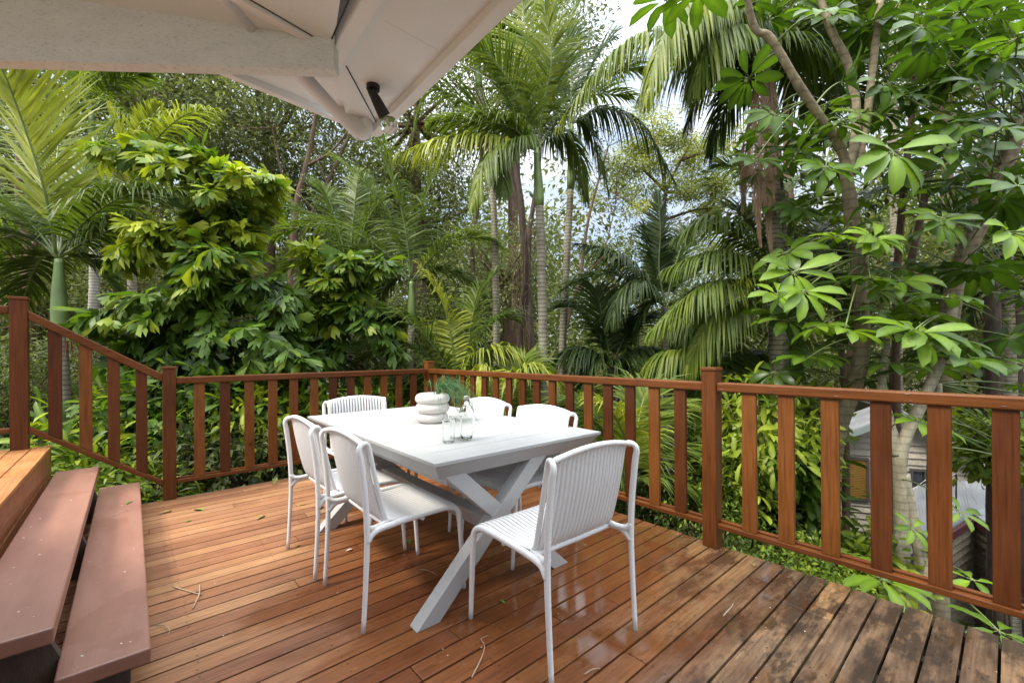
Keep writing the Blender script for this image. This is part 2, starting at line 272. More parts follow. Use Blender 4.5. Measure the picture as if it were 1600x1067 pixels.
# ------------------------------------------------------------------ mesh builder
class MB:
    def __init__(s): s.V = []; s.Fi = []; s.Fn = []; s.T = []; s.n = 0
    def add(s, V, faces, tint=.5):
        V = np.asarray(V, float).reshape(-1, 3); s.V.append(V)
        if isinstance(faces, np.ndarray):
            s.Fi.append((faces+s.n).ravel()); s.Fn.append(np.full(len(faces), faces.shape[1]))
        else:
            s.Fi.append(np.array([i for f in faces for i in f], int)+s.n); s.Fn.append(np.array([len(f) for f in faces], int))
        s.T.append(np.broadcast_to(np.asarray(tint, float), (len(V),)).copy()); s.n += len(V); return s
    def box(s, a, b, tint=.5, M=None):
        (x0, y0, z0), (x1, y1, z1) = a, b
        V = np.array([(x0, y0, z0), (x1, y0, z0), (x1, y1, z0), (x0, y1, z0), (x0, y0, z1), (x1, y0, z1), (x1, y1, z1), (x0, y1, z1)], float)
        if M is not None: V = np.array([M @ Vector(v) for v in V])
        return s.add(V, [(0, 3, 2, 1), (4, 5, 6, 7), (0, 1, 5, 4), (1, 2, 6, 5), (2, 3, 7, 6), (3, 0, 4, 7)], tint)
    def prism(s, poly, h, tint=.5):      # poly: 3D points in order, h: extrusion vector
        P = np.asarray(poly, float); n = len(P); Q = P+np.asarray(h, float)
        f = [tuple(range(n))[::-1], tuple(range(n, 2*n))]+[(i, (i+1) % n, n+(i+1) % n, n+i) for i in range(n)]
        return s.add(np.vstack([P, Q]), f, tint)
    def tube(s, pts, rad, sides=8, tint=.5, cap=True, flat=1.0):
        P = np.asarray(pts, float); n = len(P)
        rad = np.broadcast_to(np.asarray(rad, float), (n,))
        T = np.gradient(P, axis=0); T /= np.linalg.norm(T, axis=1)[:, None]+1e-9
        a = np.array([0, 0, 1.0]) if abs(T[0][2]) < .9 else np.array([1.0, 0, 0])
        u = np.cross(T[0], a); u /= np.linalg.norm(u); Us = []
        for i in range(n):
            u = u-T[i]*(u@T[i]); u /= np.linalg.norm(u)+1e-9; Us.append(u.copy())
        U = np.array(Us); W = np.cross(T, U)
        ang = np.linspace(0, 2*np.pi, sides, endpoint=False)
        V = P[:, None]+rad[:, None, None]*(np.cos(ang)[None, :, None]*U[:, None]+flat*np.sin(ang)[None, :, None]*W[:, None])
        i = np.arange(n-1)[:, None]*sides; j = np.arange(sides)[None]; j2 = (j+1) % sides
        q = np.stack([i+j, i+j2, i+sides+j2, i+sides+j], -1).reshape(-1, 4)
        s.add(V.reshape(-1, 3), q, tint)
        if cap:
            m0 = s.n-n*sides
            s.Fi.append(np.arange(m0, m0+sides)[::-1]); s.Fn.append(np.array([sides])); s.Fi.append(np.arange(s.n-sides, s.n)); s.Fn.append(np.array([sides]))
        return s
    def lathe(s, prof, c, seg=32, tint=.5, ripple=None):
        A = np.linspace(0, 2*np.pi, seg, endpoint=False); V = []
        for r, z in prof:
            rr = r*(1+(ripple*np.cos(A*24) if ripple else 0)); V.append(np.stack([c[0]+rr*np.cos(A), c[1]+rr*np.sin(A), np.full(seg, c[2]+z)], -1))
        n = len(prof); i = np.arange(n-1)[:, None]*seg; j = np.arange(seg)[None]; j2 = (j+1) % seg
        return s.add(np.vstack(V), np.stack([i+j, i+j2, i+seg+j2, i+seg+j], -1).reshape(-1, 4), tint)
    def build(s, name, m, parent=None, smooth=False, bevel=0, loc=None):
        me = bpy.data.meshes.new(name); V = np.vstack(s.V); Fi = np.concatenate(s.Fi); Fn = np.concatenate(s.Fn)
        if loc is None and parent is not None: off = np.array(parent.matrix_basis.translation)
        elif loc is not None: off = np.asarray(loc, float)
        else: off = V.mean(0); off[2] = V[:, 2].min()
        me.vertices.add(len(V)); me.vertices.foreach_set('co', (V-off).ravel())
        me.loops.add(len(Fi)); me.loops.foreach_set('vertex_index', Fi.astype(np.int32))
        me.polygons.add(len(Fn)); me.polygons.foreach_set('loop_start', np.concatenate([[0], np.cumsum(Fn)[:-1]]).astype(np.int32))
        me.polygons.foreach_set('use_smooth', np.full(len(Fn), smooth))
        me.update(calc_edges=True); me.validate()
        at_ = me.attributes.new('tint', 'FLOAT', 'POINT'); at_.data.foreach_set('value', np.concatenate(s.T).astype(np.float32))
        me.materials.append(m); o = bpy.data.objects.new(name, me); col.objects.link(o)
        if parent is not None: o.parent = parent; o.location = off-np.array(parent.matrix_basis.translation)
        else: o.location = off
        if bevel:
            bv = o.modifiers.new('bevel', 'BEVEL'); bv.width = bevel; bv.segments = 2; bv.limit_method = 'ANGLE'; bv.angle_limit = R(35)
        return o
def tag(o, label=None, cat=None, group=None, kind=None):
    if label: o['label'] = label
    if cat: o['category'] = cat
    if group: o['group'] = group
    if kind: o['kind'] = kind
    return o
def thing(name, loc, label, cat, group=None, rz=0):
    o = bpy.data.objects.new(name, None); col.objects.link(o); o.location = tuple(loc); o.rotation_euler = (0, 0, rz); o.empty_display_size = .2
    return tag(o, label, cat, group)
def bez(a, b, c, n): t = np.linspace(0, 1, n)[:, None]; return (1-t)**2*a+2*t*(1-t)*b+t*t*c
def smoothpath(pts, n):
    P = np.asarray(pts, float); k = len(P)
    if k == 2: t = np.linspace(0, 1, n)[:, None]; return P[0]*(1-t)+P[1]*t
    E = np.vstack([2*P[0]-P[1], P, 2*P[-1]-P[-2]]); out = []
    for x in np.linspace(0, k-1-1e-9, n):
        i = int(x); t = x-i; p0, p1, p2, p3 = E[i:i+4]
        out.append(.5*((2*p1)+(-p0+p2)*t+(2*p0-5*p1+4*p2-p3)*t*t+(-p0+3*p1-3*p2+p3)*t**3))
    return np.array(out)
def gz(x, y):     # height of the sloping bush floor
    x = np.asarray(x, float); y = np.asarray(y, float)
    z = -1.25-.26*np.clip(x+.8, 0, 9)-.04*np.clip(y, 0, 30)
    return z+.12*np.sin(x*.9+1)*np.cos(y*.8)-.0*x
def unit(v): return v/(np.linalg.norm(v, axis=-1, keepdims=True)+1e-9)

# ------------------------------------------------------------------ ground
G = MB(); gx = np.unique(np.concatenate([np.linspace(-250, -14, 14), np.linspace(-14, 26, 70), np.linspace(26, 300, 16)])); gy = np.unique(np.concatenate([np.linspace(-250, -14, 12), np.linspace(-14, 30, 70), np.linspace(30, 300, 16)]))
X, Y = np.meshgrid(gx, gy); Z = gz(X, Y)
nx, ny = len(gx), len(gy); i = np.arange(ny-1)[:, None]*nx; j = np.arange(nx-1)[None]
G.add(np.stack([X, Y, Z], -1).reshape(-1, 3), np.stack([i+j, i+j+1, i+nx+j+1, i+nx+j], -1).reshape(-1, 4))
tag(G.build('ground', MT['ground'], smooth=True, loc=(0, 0, 0)), kind='structure')

# ------------------------------------------------------------------ deck
deck = thing('timber_deck', (-1.5, -3, 0), 'wet red brown timber deck of narrow boards, greyed and mouldy towards the front right', 'deck')
D = MB(); DX1 = .031; k = -50
y0 = -2.0655
for k in range(-20, 46):
    ya = y0-.1025*k-.1025+.0045; yb = y0-.1025*k-.0045
    if yb > .115 or ya < -6.2: continue
    x0 = -4.6 if k > 0 else -4.6
    ends = [x0]; xx = x0+rnd.uniform(.9, 3.0)
    while xx < -.9:
        if rnd.random() < .8: ends.append(xx)
        xx += rnd.uniform(1.5, 2.6)
    if k in (18, 19, 20): ends = [x0, -.36-.02*k/19]
    ends.append(DX1+rnd.uniform(-.004, .004))
    for a, b2 in zip(ends[:-1], ends[1:]): D.box((a+.0015, ya, -.022), (b2-.0015, yb, 0+rnd.uniform(-.0012, .0012)), rnd.random())
D.build('decking', MT['deck'], deck, bevel=.0025)
J = MB()
for x in np.arange(-4.4, 0, .45): J.box((x-.022, -6.2, -.16), (x+.022, .06, -.026), .3)
J.box((-.03, -6.2, -.20), (.012, .09, -.026), .5); J.box((-4.6, .05, -.20), (-.03, .09, -.026), .5)
J.build('joist_frame', MT['darkbark'], deck)
S = MB()      # screw heads in pairs over each joist
for x in np.arange(-4.4, 0, .45):
    for k in range(-18, 42):
        yc = y0-.1025*k-.05125
        for dy in (-.026, .026):
            S.lathe([(.0035, .0012), (.003, .0018), (0.0002, .0018)], (x+rnd.uniform(-.006, .006), yc+dy, 0), 6)
S.build('screw_heads', MT['steel'], deck)
for (x, y) in ((-.12, -.12), (-4.3, -.12), (-.12, -3.5), (-.12, -6.0), (-2.5, -.12)):
    P_ = MB(); P_.box((x-.05, y-.05, float(gz(x, y))-.2), (x+.05, y+.05, -.162), .3); P_.build('stump', MT['railZ'], deck)

# ------------------------------------------------------------------ balustrades
HP = 1.1357; HR = 1.042
def part(mb, name, m, parent, chain=(), bevel=0, smooth=False):
    """build at world coordinates below parent (whose ancestors' offsets are summed in chain)"""
    off = sum((np.array(p.matrix_basis.translation) for p in (parent, *chain)), np.zeros(3))
    o = mb.build(name, m, None, smooth=smooth, bevel=bevel, loc=off); o.parent = parent; o.location = (0, 0, 0)
    return o
def post(parent, x, y, z0, z1, tint=.4):
    o = part(MB().box((x-.045, y-.045, z0), (x+.045, y+.045, z1-.020), tint), 'post', MT['railZ'], parent, bevel=.003)
    part(MB().box((x-.050, y-.050, z1-.020), (x+.050, y+.050, z1), tint+.1), 'post_cap', MT['railX'], o, (parent,), bevel=.003)
B1 = thing('deck_balustrade', (-1.27, 0, 0), 'stained timber balustrade along the far side of the deck behind the table', 'balustrade')
post(B1, -2.549, 0, 0, HP, .3); post(B1, 0, 0, 0, HP, .9)
part(MB().box((-2.504, -.036, HR-.058), (-.045, .036, HR), .45), 'handrail', MT['railX'], B1, bevel=.008)
part(MB().box((-2.504, -.036, .128), (-.045, .036, .16), .45).box((-2.504, .004, .16), (-.045, .032, .172), .5), 'bottom_rail', MT['railX'], B1, bevel=.004)
for xc in (-2.339, -2.146, -1.951, -1.752, -1.562, -1.367, -1.173, -.985, -.797, -.604, -.415, -.226):
    part(MB().box((xc-.04, -.022, .161), (xc+.04, .002, HR-.059), rnd.random()), 'baluster', MT['railZ'], B1, bevel=.002)
B2 = thing('deck_balustrade', (0, -2.5, 0), 'long stained timber balustrade on the right side of the deck, shining orange near the corner', 'balustrade')
post(B2, 0, -3.506, 0, HP, .5)
for a, b2 in ((-3.461, -.045), (-6.2, -3.551)):
    part(MB().box((-.036, a, HR-.056), (.036, b2, HR), .6), 'handrail', MT['railY'], B2, bevel=.008)
    part(MB().box((-.036, a, .128), (.036, b2, .158), .5).box((.004, a, .158), (.032, b2, .172), .5), 'bottom_rail', MT['railY'], B2, bevel=.004)
for yc in (-.184, -.356, -.554, -.746, -.935, -1.14, -1.332, -1.533, -1.728, -1.922, -2.118, -2.32, -2.517, -2.71, -2.909, -3.106, -3.30, -3.735, -3.93, -4.135, -4.342, -4.549, -4.75, -4.95, -5.15, -5.35, -5.55):
    part(MB().box((-.022, yc-.04, .159), (.002, yc+.04, HR-.057), rnd.random()), 'baluster', MT['railZ'], B2, bevel=.002)
post(B2, 0, -6.15, 0, HP, .5)
sc_ = MB()
for y_ in list(np.arange(-5.9, -.1, .29)):
    for z_ in (1.030, 1.000): sc_.tube([(-.0355, y_+rnd.uniform(-.02, .02), z_), (-.0368, y_, z_)], .0022, 6)
    sc_.tube([(-.0225, y_, .175), (-.0240, y_, .175)], .003, 6)
part(sc_, 'screws', MT['steel'], B2)
sc_ = MB()
for x_ in np.arange(-2.4, -.1, .196): sc_.tube([(x_, -.0355, 1.0), (x_, -.0368, 1.0)], .0022, 6)
part(sc_, 'screws', MT['steel'], B1)
# stair balustrade
ZL = .555
B3 = thing('stair_balustrade', (-3, 0, ZL), 'sloping stained timber balustrade beside the two brown steps', 'balustrade')
post(B3, -3.407, 0, ZL, 1.665, .3)
def slope_bar(y0_, y1_, xa, za, xb, zb, th, tint): return MB().prism([(xa, y0_, za-th), (xb, y0_, zb-th), (xb, y0_, zb), (xa, y0_, za)], (0, y1_-y0_, 0), tint)
part(slope_bar(-.036, .036, -3.362, 1.568, -2.594, 1.075, .068, .5), 'handrail', MT['railX'], B3, bevel=.006)
lo = slope_bar(-.036, .036, -3.362, .716, -2.594, .168, .042, .5); part(lo, 'bottom_rail', MT['railX'], B3, bevel=.004)
for xc in (-3.2265, -3.0615, -2.90, -2.7295):
    t_ = (xc+3.362)/.768; zt = 1.568-.068-.493*t_; zb = .716-.548*t_
    part(MB().prism([(xc-.037, -.022, zb+.026+.004), (xc+.037, -.022, zb-.026+.004), (xc+.037, -.022, zt-.024), (xc-.037, -.022, zt+.024)], (0, .024, 0), rnd.random()), 'baluster', MT['railZ'], B3, bevel=.002)
B4 = thing('landing_balustrade', (-4, 0, ZL), 'short level timber balustrade on the raised landing at the left edge', 'balustrade')
part(MB().box((-4.6, -.036, 1.597-.058), (-3.452, .036, 1.597), .5), 'handrail', MT['railX'], B4, bevel=.008)
part(MB().box((-4.6, -.036, .683), (-3.452, .036, .715), .5), 'bottom_rail', MT['railX'], B4, bevel=.004)
for xc in (-3.62, -3.82, -4.02, -4.22, -4.42): part(MB().box((xc-.04, -.022, .716), (xc+.04, .002, 1.538), rnd.random()), 'baluster', MT['railZ'], B4, bevel=.002)
post(B4, -4.62, 0, ZL, 1.665, .4)

# landing and steps
LD = thing('raised_landing', (-4, -2.5, 0), 'raised timber landing with honey coloured boards above the brown steps', 'landing')
m_ = MB(); x1 = -3.25
for i_ in range(13):
    b2 = x1-.104*i_; m_.box((b2-.098, -6.2, ZL-.024), (b2, .045, ZL), rnd.random())
part(m_, 'landing_boards', MT['landing'], LD, bevel=.003)
f_ = MB()
for i_, (za, zb) in enumerate(((.36, .528), (.19, .355), (.01, .185))): f_.box((-3.28, -6.2, za), (-3.254, .04, zb), rnd.random())
f_.box((-4.7, .012, .01), (-3.282, .04, .528), .2)
part(f_, 'fascia_boards', MT['landface'], LD, bevel=.003)
ST = thing('deck_steps', (-2.98, -1.4, 0), 'pair of dusty red brown painted plank steps up to the landing', 'steps')
def tread(x0_, x1_, ya, yb, z, lab):
    o = part(MB().box((x0_, ya, z-.052), (x1_, yb, z), .5), 'tread', MT['tread'], ST, bevel=.006); o['label'] = lab
    for yy in (yb-.35, yb-1.15, yb-1.95, yb-2.6):
        o2 = part(MB().box((x0_-.001, yy-.02, z-.16), (x0_+.004, yy+.02, z-.012), .5).box((x0_+.004, yy-.02, z-.06), (x1_-.03, yy+.02, z-.0525), .5), 'bracket', MT['steel'], ST)
tread(-3.222, -2.984, -2.745, -.07, .37, 'upper brown painted plank tread'); tread(-2.988, -2.744, -2.72, -.0, .185, 'lower brown painted plank tread with damp stain')
for yy in (-.28, -1.35, -2.55):
    part(MB().prism([(-3.25, yy-.02, 0.003), (-2.80, yy-.02, 0.003), (-2.80, yy-.02, .12), (-2.96, yy-.02, .12), (-3.03, yy-.02, .30), (-3.25, yy-.02, .30)], (0, .04, 0), .1), 'stringer', MT['darkbark'], ST)

# ------------------------------------------------------------------ table
TA = -.0148; TC = np.array([-1.1898, -2.1258]); TL, TW = 1.1654, 1.9438
e1 = np.array([math.cos(TA), math.sin(TA)]); e2 = np.array([-e1[1], e1[0]])
TB = thing('dining_table', (TC[0], TC[1], 0), 'white rectangular slatted outdoor dining table with crossed legs', 'table', rz=TA)
def tpart(mb, name, parent=TB, bevel=.003):
    o = mb.build(name, MT['white'], None, bevel=bevel, loc=(0, 0, 0)); o.parent = parent; o.location = (0, 0, 0); return o
hx, hy = TL/2, TW/2
m_ = MB(); tb = .016
fr = .055
m_.box((-hx, -hy, .75-tb), (hx, -hy+fr, .75)); m_.box((-hx, hy-fr, .75-tb), (hx, hy, .75))
m_.box((-hx, -hy+fr, .75-tb), (-hx+.095, hy-fr, .75)); m_.box((hx-.095, -hy+fr, .75-tb), (hx, hy-fr, .75))
ns = 26; yw = (2*hy-2*fr)/ns
for i_ in range(ns):
    ya = -hy+fr+i_*yw; g = .0012
    zz = .75-(.0008 if i_ % 2 else 0)
    m_.box((-hx+.095+.0006, ya+g, .75-tb), (hx-.095-.0006, ya+yw-g, zz))
tpart(m_, 'tabletop', bevel=.0012)
tpart(MB().box((-hx+.02, -hy+.02, .725), (hx-.02, hy-.02, .7335)), 'top_backing', bevel=0)
# bevelled apron, wider at the top
a_ = MB(); zt, zb = .7325, .655; tin, bin_ = .006, .062
def fr_(o_in, z): return [(-hx+o_in, -hy+o_in, z), (hx-o_in, -hy+o_in, z), (hx-o_in, hy-o_in, z), (-hx+o_in, hy-o_in, z)]
V = fr_(tin, zt)+fr_(bin_, zb)+fr_(bin_+.02, zb)+fr_(tin+.03, zt)
q = []
for r_ in range(3):
    for j_ in range(4): q.append((r_*4+j_, r_*4+4+j_, r_*4+4+(j_+1) % 4, r_*4+(j_+1) % 4))
a_.add(V, q); tpart(a_, 'apron', bevel=0)
def leg_bar(xa, za, xb, zb, wx, y0_, y1_):
    return MB().prism([(xa-wx/2, y0_, za), (xa+wx/2, y0_, za), (xb+wx/2, y0_, zb), (xb-wx/2, y0_, zb)], (0, y1_-y0_, 0))
for yy in (-.915, .50):
    tpart(leg_bar(-.585, 0.001, .115, .665, .118, yy, yy+.072), 'leg'); tpart(leg_bar(.285, 0.001, -.44, .665, .118, yy+.001, yy+.071), 'leg')
tpart(MB().box((-.19, -.842, .30), (-.10, .50, .37)), 'stretcher'); tpart(MB().box((-.45, -.86, .60), (-.38, .86, .654)).box((.12, -.86, .60), (.19, .86, .654)), 'top_rail')

# ------------------------------------------------------------------ chairs
def make_chair(label, group):
    t = thing('dining_chair', (0, 0, 0), label, 'chair', group)
    # local frame: rear legs at y=0, seat towards +y, width along x
    hw = .262
    for s_ in (-1, 1):
        top = [(s_*hw, -.012, 0), (s_*hw, .0, .20), (s_*hw, .008, .42), (s_*hw, .0, .60), (s_*(hw-.001), -.018, .76), (s_*(hw-.002), -.026, .805), (s_*(hw-.008), -.014, .829), (s_*(hw-.018), .012, .832), (s_*(hw-.026), .030, .805), (s_*(hw-.028), .052, .70), (s_*(hw-.03), .085, .55), (s_*(hw-.03), .105, .475), (s_*(hw-.03), .125, .452)]
        P_ = smoothpath(top, 44); rr = np.interp(np.linspace(0, 1, 44), [0, .2, .33, .5, .7, 1], [.0105, .0135, .0145, .012, .0112, .0105])
        m_ = MB().tube(P_, rr, 10); m_.build('rear_leg', MT['plastic'], t, smooth=True)
        # side rail joining the rear leg, running forward and bending down into the front leg
        pr = smoothpath([(s_*hw, .006, .395), (s_*(hw-.006), .05, .432), (s_*(hw-.014), .15, .440), (s_*(hw-.016), .34, .447), (s_*(hw-.016), .455, .443), (s_*(hw-.014), .500, .415), (s_*(hw-.012), .510, .36), (s_*(hw-.012), .522, .20), (s_*(hw-.012), .535, 0)], 40)
        rr = np.interp(np.linspace(0, 1, 40), [0, .12, .5, .62, .72, 1], [.015, .0142, .0138, .0145, .0142, .0105])
        MB().tube(pr, rr, 10, flat=1.05).build('front_leg', MT['plastic'], t, smooth=True)
        g_ = MB().tube(smoothpath([(s_*hw, .004, .47), (s_*(hw-.010), .028, .448), (s_*(hw-.022), .075, .446), (s_*(hw-.03), .12, .455)], 12), [.0135]*12, 8)
        g_.build('seat_bracket', MT['plastic'], t, smooth=True)
    # ribs: down the back and forward over the seat
    n = 19; sl = MB(); st = MB()
    for i_ in range(n):
        x = -hw+.045+(2*hw-.09)*i_/(n-1); u_ = x/hw; bow = .022*(1-u_*u_); crown = .030*(1-u_*u_)
        pb = smoothpath([(x, -.004-bow*.6, .832+crown), (x, .018-bow, .812+crown*.9), (x, .040-bow, .70), (x, .074-bow*.8, .55), (x, .098-bow*.4, .475), (x, .128, .449)], 18)
        sl.tube(pb, .0098, 8, cap=True, flat=1.0)
        ps = smoothpath([(x, .124, .450), (x, .22, .443-.012*(1-u_*u_)), (x, .34, .442-.012*(1-u_*u_)), (x, .44, .449-.004*(1-u_*u_)), (x, .492, .440), (x, .512, .405)], 18)
        st.tube(ps, .0095, 8, cap=True, flat=.9)
    sl.build('backrest', MT['plastic'], t, smooth=True)
    st.build('seat', MT['plastic'], t, smooth=True)
    # top rail with crown, lower cross rail and front rail
    us = np.linspace(-1, 1, 25); tr_ = [(u_*(hw-.012), -.004-.012*(1-u_*u_), .829+.032*(1-u_*u_)) for u_ in us]
    MB().tube(tr_, [.0135]*25, 10, flat=.85).build('top_rail', MT['plastic'], t, smooth=True)
    MB().tube([(u_*(hw-.02), .115-.004*(1-u_*u_), .438) for u_ in us], [.013]*25, 8).tube([(u_*(hw-.02), .495, .428) for u_ in us], [.012]*25, 8).tube([(u_*(hw-.02), .30, .424-.008*(1-u_*u_)) for u_ in us], [.010]*25, 8).build('cross_rail', MT['plastic'], t, smooth=True)
    return t
def clone(o, parent=None):
    c = o.copy(); col.objects.link(c); c.parent = parent
    for ch in [x for x in bpy.data.objects if x.parent == o]: clone(ch, c)
    return c
CG = 'white slatted dining chairs around the table'
chair0 = make_chair('white ribbed chair at the near right end of the table, its back to the camera', CG)
chair0.location = (-1.367, -3.640, 0); chair0.rotation_euler = (0, 0, R(-1.5))
for x, y, a, lab in (
    (-2.008, -2.606, -90.5, 'white ribbed chair on the left long side of the table, nearest the camera'),
    (-2.033, -1.997, -89.5, 'white ribbed chair on the left long side of the table, farther from the camera'),
    (-1.325, -1.035, 176, 'white ribbed chair at the far end of the table near the corner post'),
    (-.625, -2.625, 91, 'white ribbed chair on the far long side, nearest the right deck post'),
    (-.60, -1.945, 90, 'white ribbed chair on the far long side just behind the glass bottle')):
    c = clone(chair0); c.location = (x, y, 0); c.rotation_euler = (0, 0, R(a)); c['label'] = lab

# ------------------------------------------------------------------ things on the table
vx, vy = -1.235+.05, -2.166+.10
V_ = thing('ribbed_vase', (vx, vy, .75), 'cream stoneware vase shaped like three stacked rings on the white table', 'vase')
prof = [(.0005, .001)]
prof += [(.075, .001)]
for i_, (rr_, zc, hh) in enumerate(((.108, .036, .036), (.117, .104, .036), (.121, .168, .034))):
    for a in np.linspace(-74, 74, 21):
        prof.append((rr_-.034+.034*math.cos(R(a)), zc+hh*math.sin(R(a))*1.02))
prof += [(.085, .2030), (.074, .198), (.070, .18), (.070, .14), (.0005, .14)]
MB().lathe(prof, (vx, vy, .75), 48).build('vase_body', MT['vase'], V_, smooth=True)
MB().lathe([(.069, .172), (.05, .176), (.0005, .178)], (vx, vy, .75), 24).build('soil', MT['soil'], V_, smooth=True)
fm = MB()
fmL = []
for i_ in range(60):
    a = R(-38)+rng.normal(0, .62); L = rng.uniform(.12, .34); up = rng.uniform(.04, .16)
    c0 = np.array([vx+.03*math.cos(a), vy+.03*math.sin(a), .92]); d = np.array([math.cos(a), math.sin(a), 0])
    tip = c0+d*L+np.array([0, 0, up-.9*L*rng.uniform(.2, 1.0)])
    Pp = bez(c0, c0+d*L*.35+np.array([0, 0, up+.10]), tip, 14); fm.tube(Pp, np.linspace(.0018, .0006, 14), 4, rnd.random())
    T = unit(np.gradient(Pp, axis=0))
    for k_ in range(3, 14):
        for s_ in range(5):
            v = unit(rng.normal(0, 1, 3)); v = unit(v-T[k_]*(v@T[k_])*.6+T[k_]*.9); ln = rng.uniform(.02, .045)
            q0 = Pp[k_]; q1 = q0+v*ln+np.array([0, 0, -.004]); w_ = unit(np.cross(v, [0, 0, 1]))*.0009
            fm.add([q0-w_, q0+w_, q1], [(0, 1, 2)], rnd.random())
fo = fm.build('feathery_plant', MT['fern'], loc=(vx, vy, .93)); tag(fo, 'feathery green asparagus fern spilling from the cream ringed vase', 'plant')
bx, by = -1.408+.03, -2.79+.035
BT = thing('glass_bottle', (bx, by, .75), 'clear round shouldered glass water bottle on the table beside two tumblers', 'bottle')
bp = [(.0005, .002), (.026, .002), (.030, .006), (.034, .03), (.043, .06), (.045, .09), (.045, .145), (.042, .165), (.030, .188), (.016, .204), (.0135, .212), (.0135, .226), (.0115, .226), (.0115, .212), (.014, .202), (.028, .186), (.040, .163), (.043, .145), (.043, .09), (.041, .06), (.032, .032), (.027, .010), (.0005, .010)]
MB().lathe(bp, (bx, by, .75), 40).build('bottle_body', MT['glass'], BT, smooth=True)
MB().lathe([(.0005, .2265), (.0155, .2265), (.0155, .2455), (.0145, .247), (.0005, .247)], (bx, by, .75), 24).build('bottle_cap', MT['seal'], BT, smooth=False)
for (gx_, gy_, lab) in ((-1.490, -2.745, 'ribbed clear glass tumbler standing left of the bottle'), (-1.408, -2.690, 'ribbed clear glass tumbler standing behind and touching the bottle')):
    g = thing('glass_tumbler', (gx_, gy_, .75), lab, 'glass', 'ribbed tumblers on the table')
    pr = [(.0005, .001), (.029, .001), (.0305, .0012), (.0320, .003), (.0326, .006), (.0327, .009), (.0335, .06), (.0343, .125), (.0344, .128), (.0341, .1300), (.0334, .1305), (.0328, .1290), (.0326, .126), (.0318, .06), (.0310, .014), (.0306, .0105), (.0295, .009), (.027, .0085), (.0005, .008)]
    MB().lathe(pr, (gx_, gy_, .75), 144, ripple=.014).build('tumbler_body', MT['glass'], g, smooth=True)

# ------------------------------------------------------------------ house eave over the deck
EV = thing('house_eave', (-2.6, -3.2, 2.3), 'cream painted house eave with soffit, beam and white downpipe above the deck', 'roof')
ZS = 2.32
def zp(u, v, z=ZS): return atz(u, v, z)
tip = zp(594, 203); ro = zp(812, -12); ro2 = tip+(ro-tip)*3.2
inn = zp(523, 109); it_ = zp(592, -2); it2 = inn+(it_-inn)*4
up3 = np.array([0, 0, .03])
so_ = MB().prism([zp(541, 181), tip, ro2, it2, inn], up3); part(so_, 'soffit', MT['soffit'], EV)
def strip(a, b_, width, h, side, z_off=0, zup=0):
    d = unit(b_-a); nrm = np.array([-d[1], d[0], 0])*side
    return MB().prism([a, b_, b_+nrm*width, a+nrm*width], (0, 0, h))
# right barge board
a, b_ = tip-np.array([0, 0, .035]), ro2-np.array([0, 0, .035])
part(strip(a, b_, -.045, .19, 1), 'barge_board', MT['fascia'], EV, bevel=.003)
part(MB().tube([tip+np.array([-.0, .0, -.004])+unit(np.array([tip[1]-ro2[1], 0, 0]))*0, ro2+np.array([0, 0, -.004])], .004, 5), 'joint_bead', MT['steel'], EV)
# left front fascia of the boxed eave
a, b_ = zp(541, 181)-np.array([0, 0, .03]), tip-np.array([0, 0, .03])
part(strip(a, b_, .03, .17, 1), 'front_fascia', MT['fascia'], EV, bevel=.003)
# panel joint lines and inner board beside the beam
l0, l1 = zp(541, 104, ZS-.003), zp(592, 199, ZS-.003)
part(MB().tube([l0, l1], .0022, 5), 'panel_joint', MT['steel'], EV)
l0, l1 = zp(602, 33, ZS-.0005), zp(690, 82, ZS-.0005); part(MB().tube([l0, l1+(l1-l0)*1.2], .001, 4), 'panel_joint', MT['fascia'], EV)
d = unit(it2-inn); side = np.array([-d[1], d[0], 0])
part(MB().prism([inn+np.array([0, 0, -.03]), it2+np.array([0, 0, -.03]), it2-side*.05+np.array([0, 0, -.03]), inn-side*.05+np.array([0, 0, -.03])], (0, 0, .22)), 'inner_board', MT['fascia'], EV, bevel=.003)
# raked ceiling panels above the beam
ba, bb = atz(0, 95, 2.20), atz(523, 109, 2.20); db = unit(bb-ba); nb = np.array([db[1], -db[0], 0]); nb = nb if nb@FW > 0 else -nb
def onface(u_, v_): dr_ = FW+RT*(u_-800)/F-UP*(v_-CY)/F; return CAM+dr_*(((bb-CAM)@nb)/(dr_@nb))
cA, cB = onface(522, 62), onface(113, 0); dc_ = unit(cB-cA); df_ = unit(-nb+np.array([0, 0, .10])); cn_ = unit(np.cross(dc_, df_)); cn_ = cn_ if cn_[2] > 0 else -cn_
def onceil(u_, v_, off=0): dr_ = FW+RT*(u_-800)/F-UP*(v_-CY)/F; return CAM+dr_*(((cA-cn_*off-CAM)@cn_)/(dr_@cn_))
part(MB().prism([cA-dc_*.0, cA+dc_*3.2, cA+dc_*3.2+df_*2.6, cA-dc_*1.2+df_*2.6], cn_*.03), 'ceiling', MT['soffit'], EV)
def cstrip(u0, v0, u1, v1, wd, th, ext=3.0):
    a_, b2 = onceil(u0, v0), onceil(u1, v1); a_ = a_+(a_-b2)*ext; d_ = unit(b2-a_); w_ = unit(np.cross(d_, cn_))*wd; b2 = b2+d_*(((bb+nb*.02-b2)@nb)/(d_@nb)); return MB().prism([a_-w_, b2-w_, b2+w_, a_+w_], -cn_*th)
part(cstrip(378, 0, 478, 57, .014, .014), 'ceiling_batten', MT['fascia'], EV, bevel=.002)
part(cstrip(391, 0, 494, 60, .0025, .001), 'panel_joint', MT['steel'], EV)
part(cstrip(545, 0, 519, 60, .0025, .001), 'panel_joint', MT['steel'], EV)
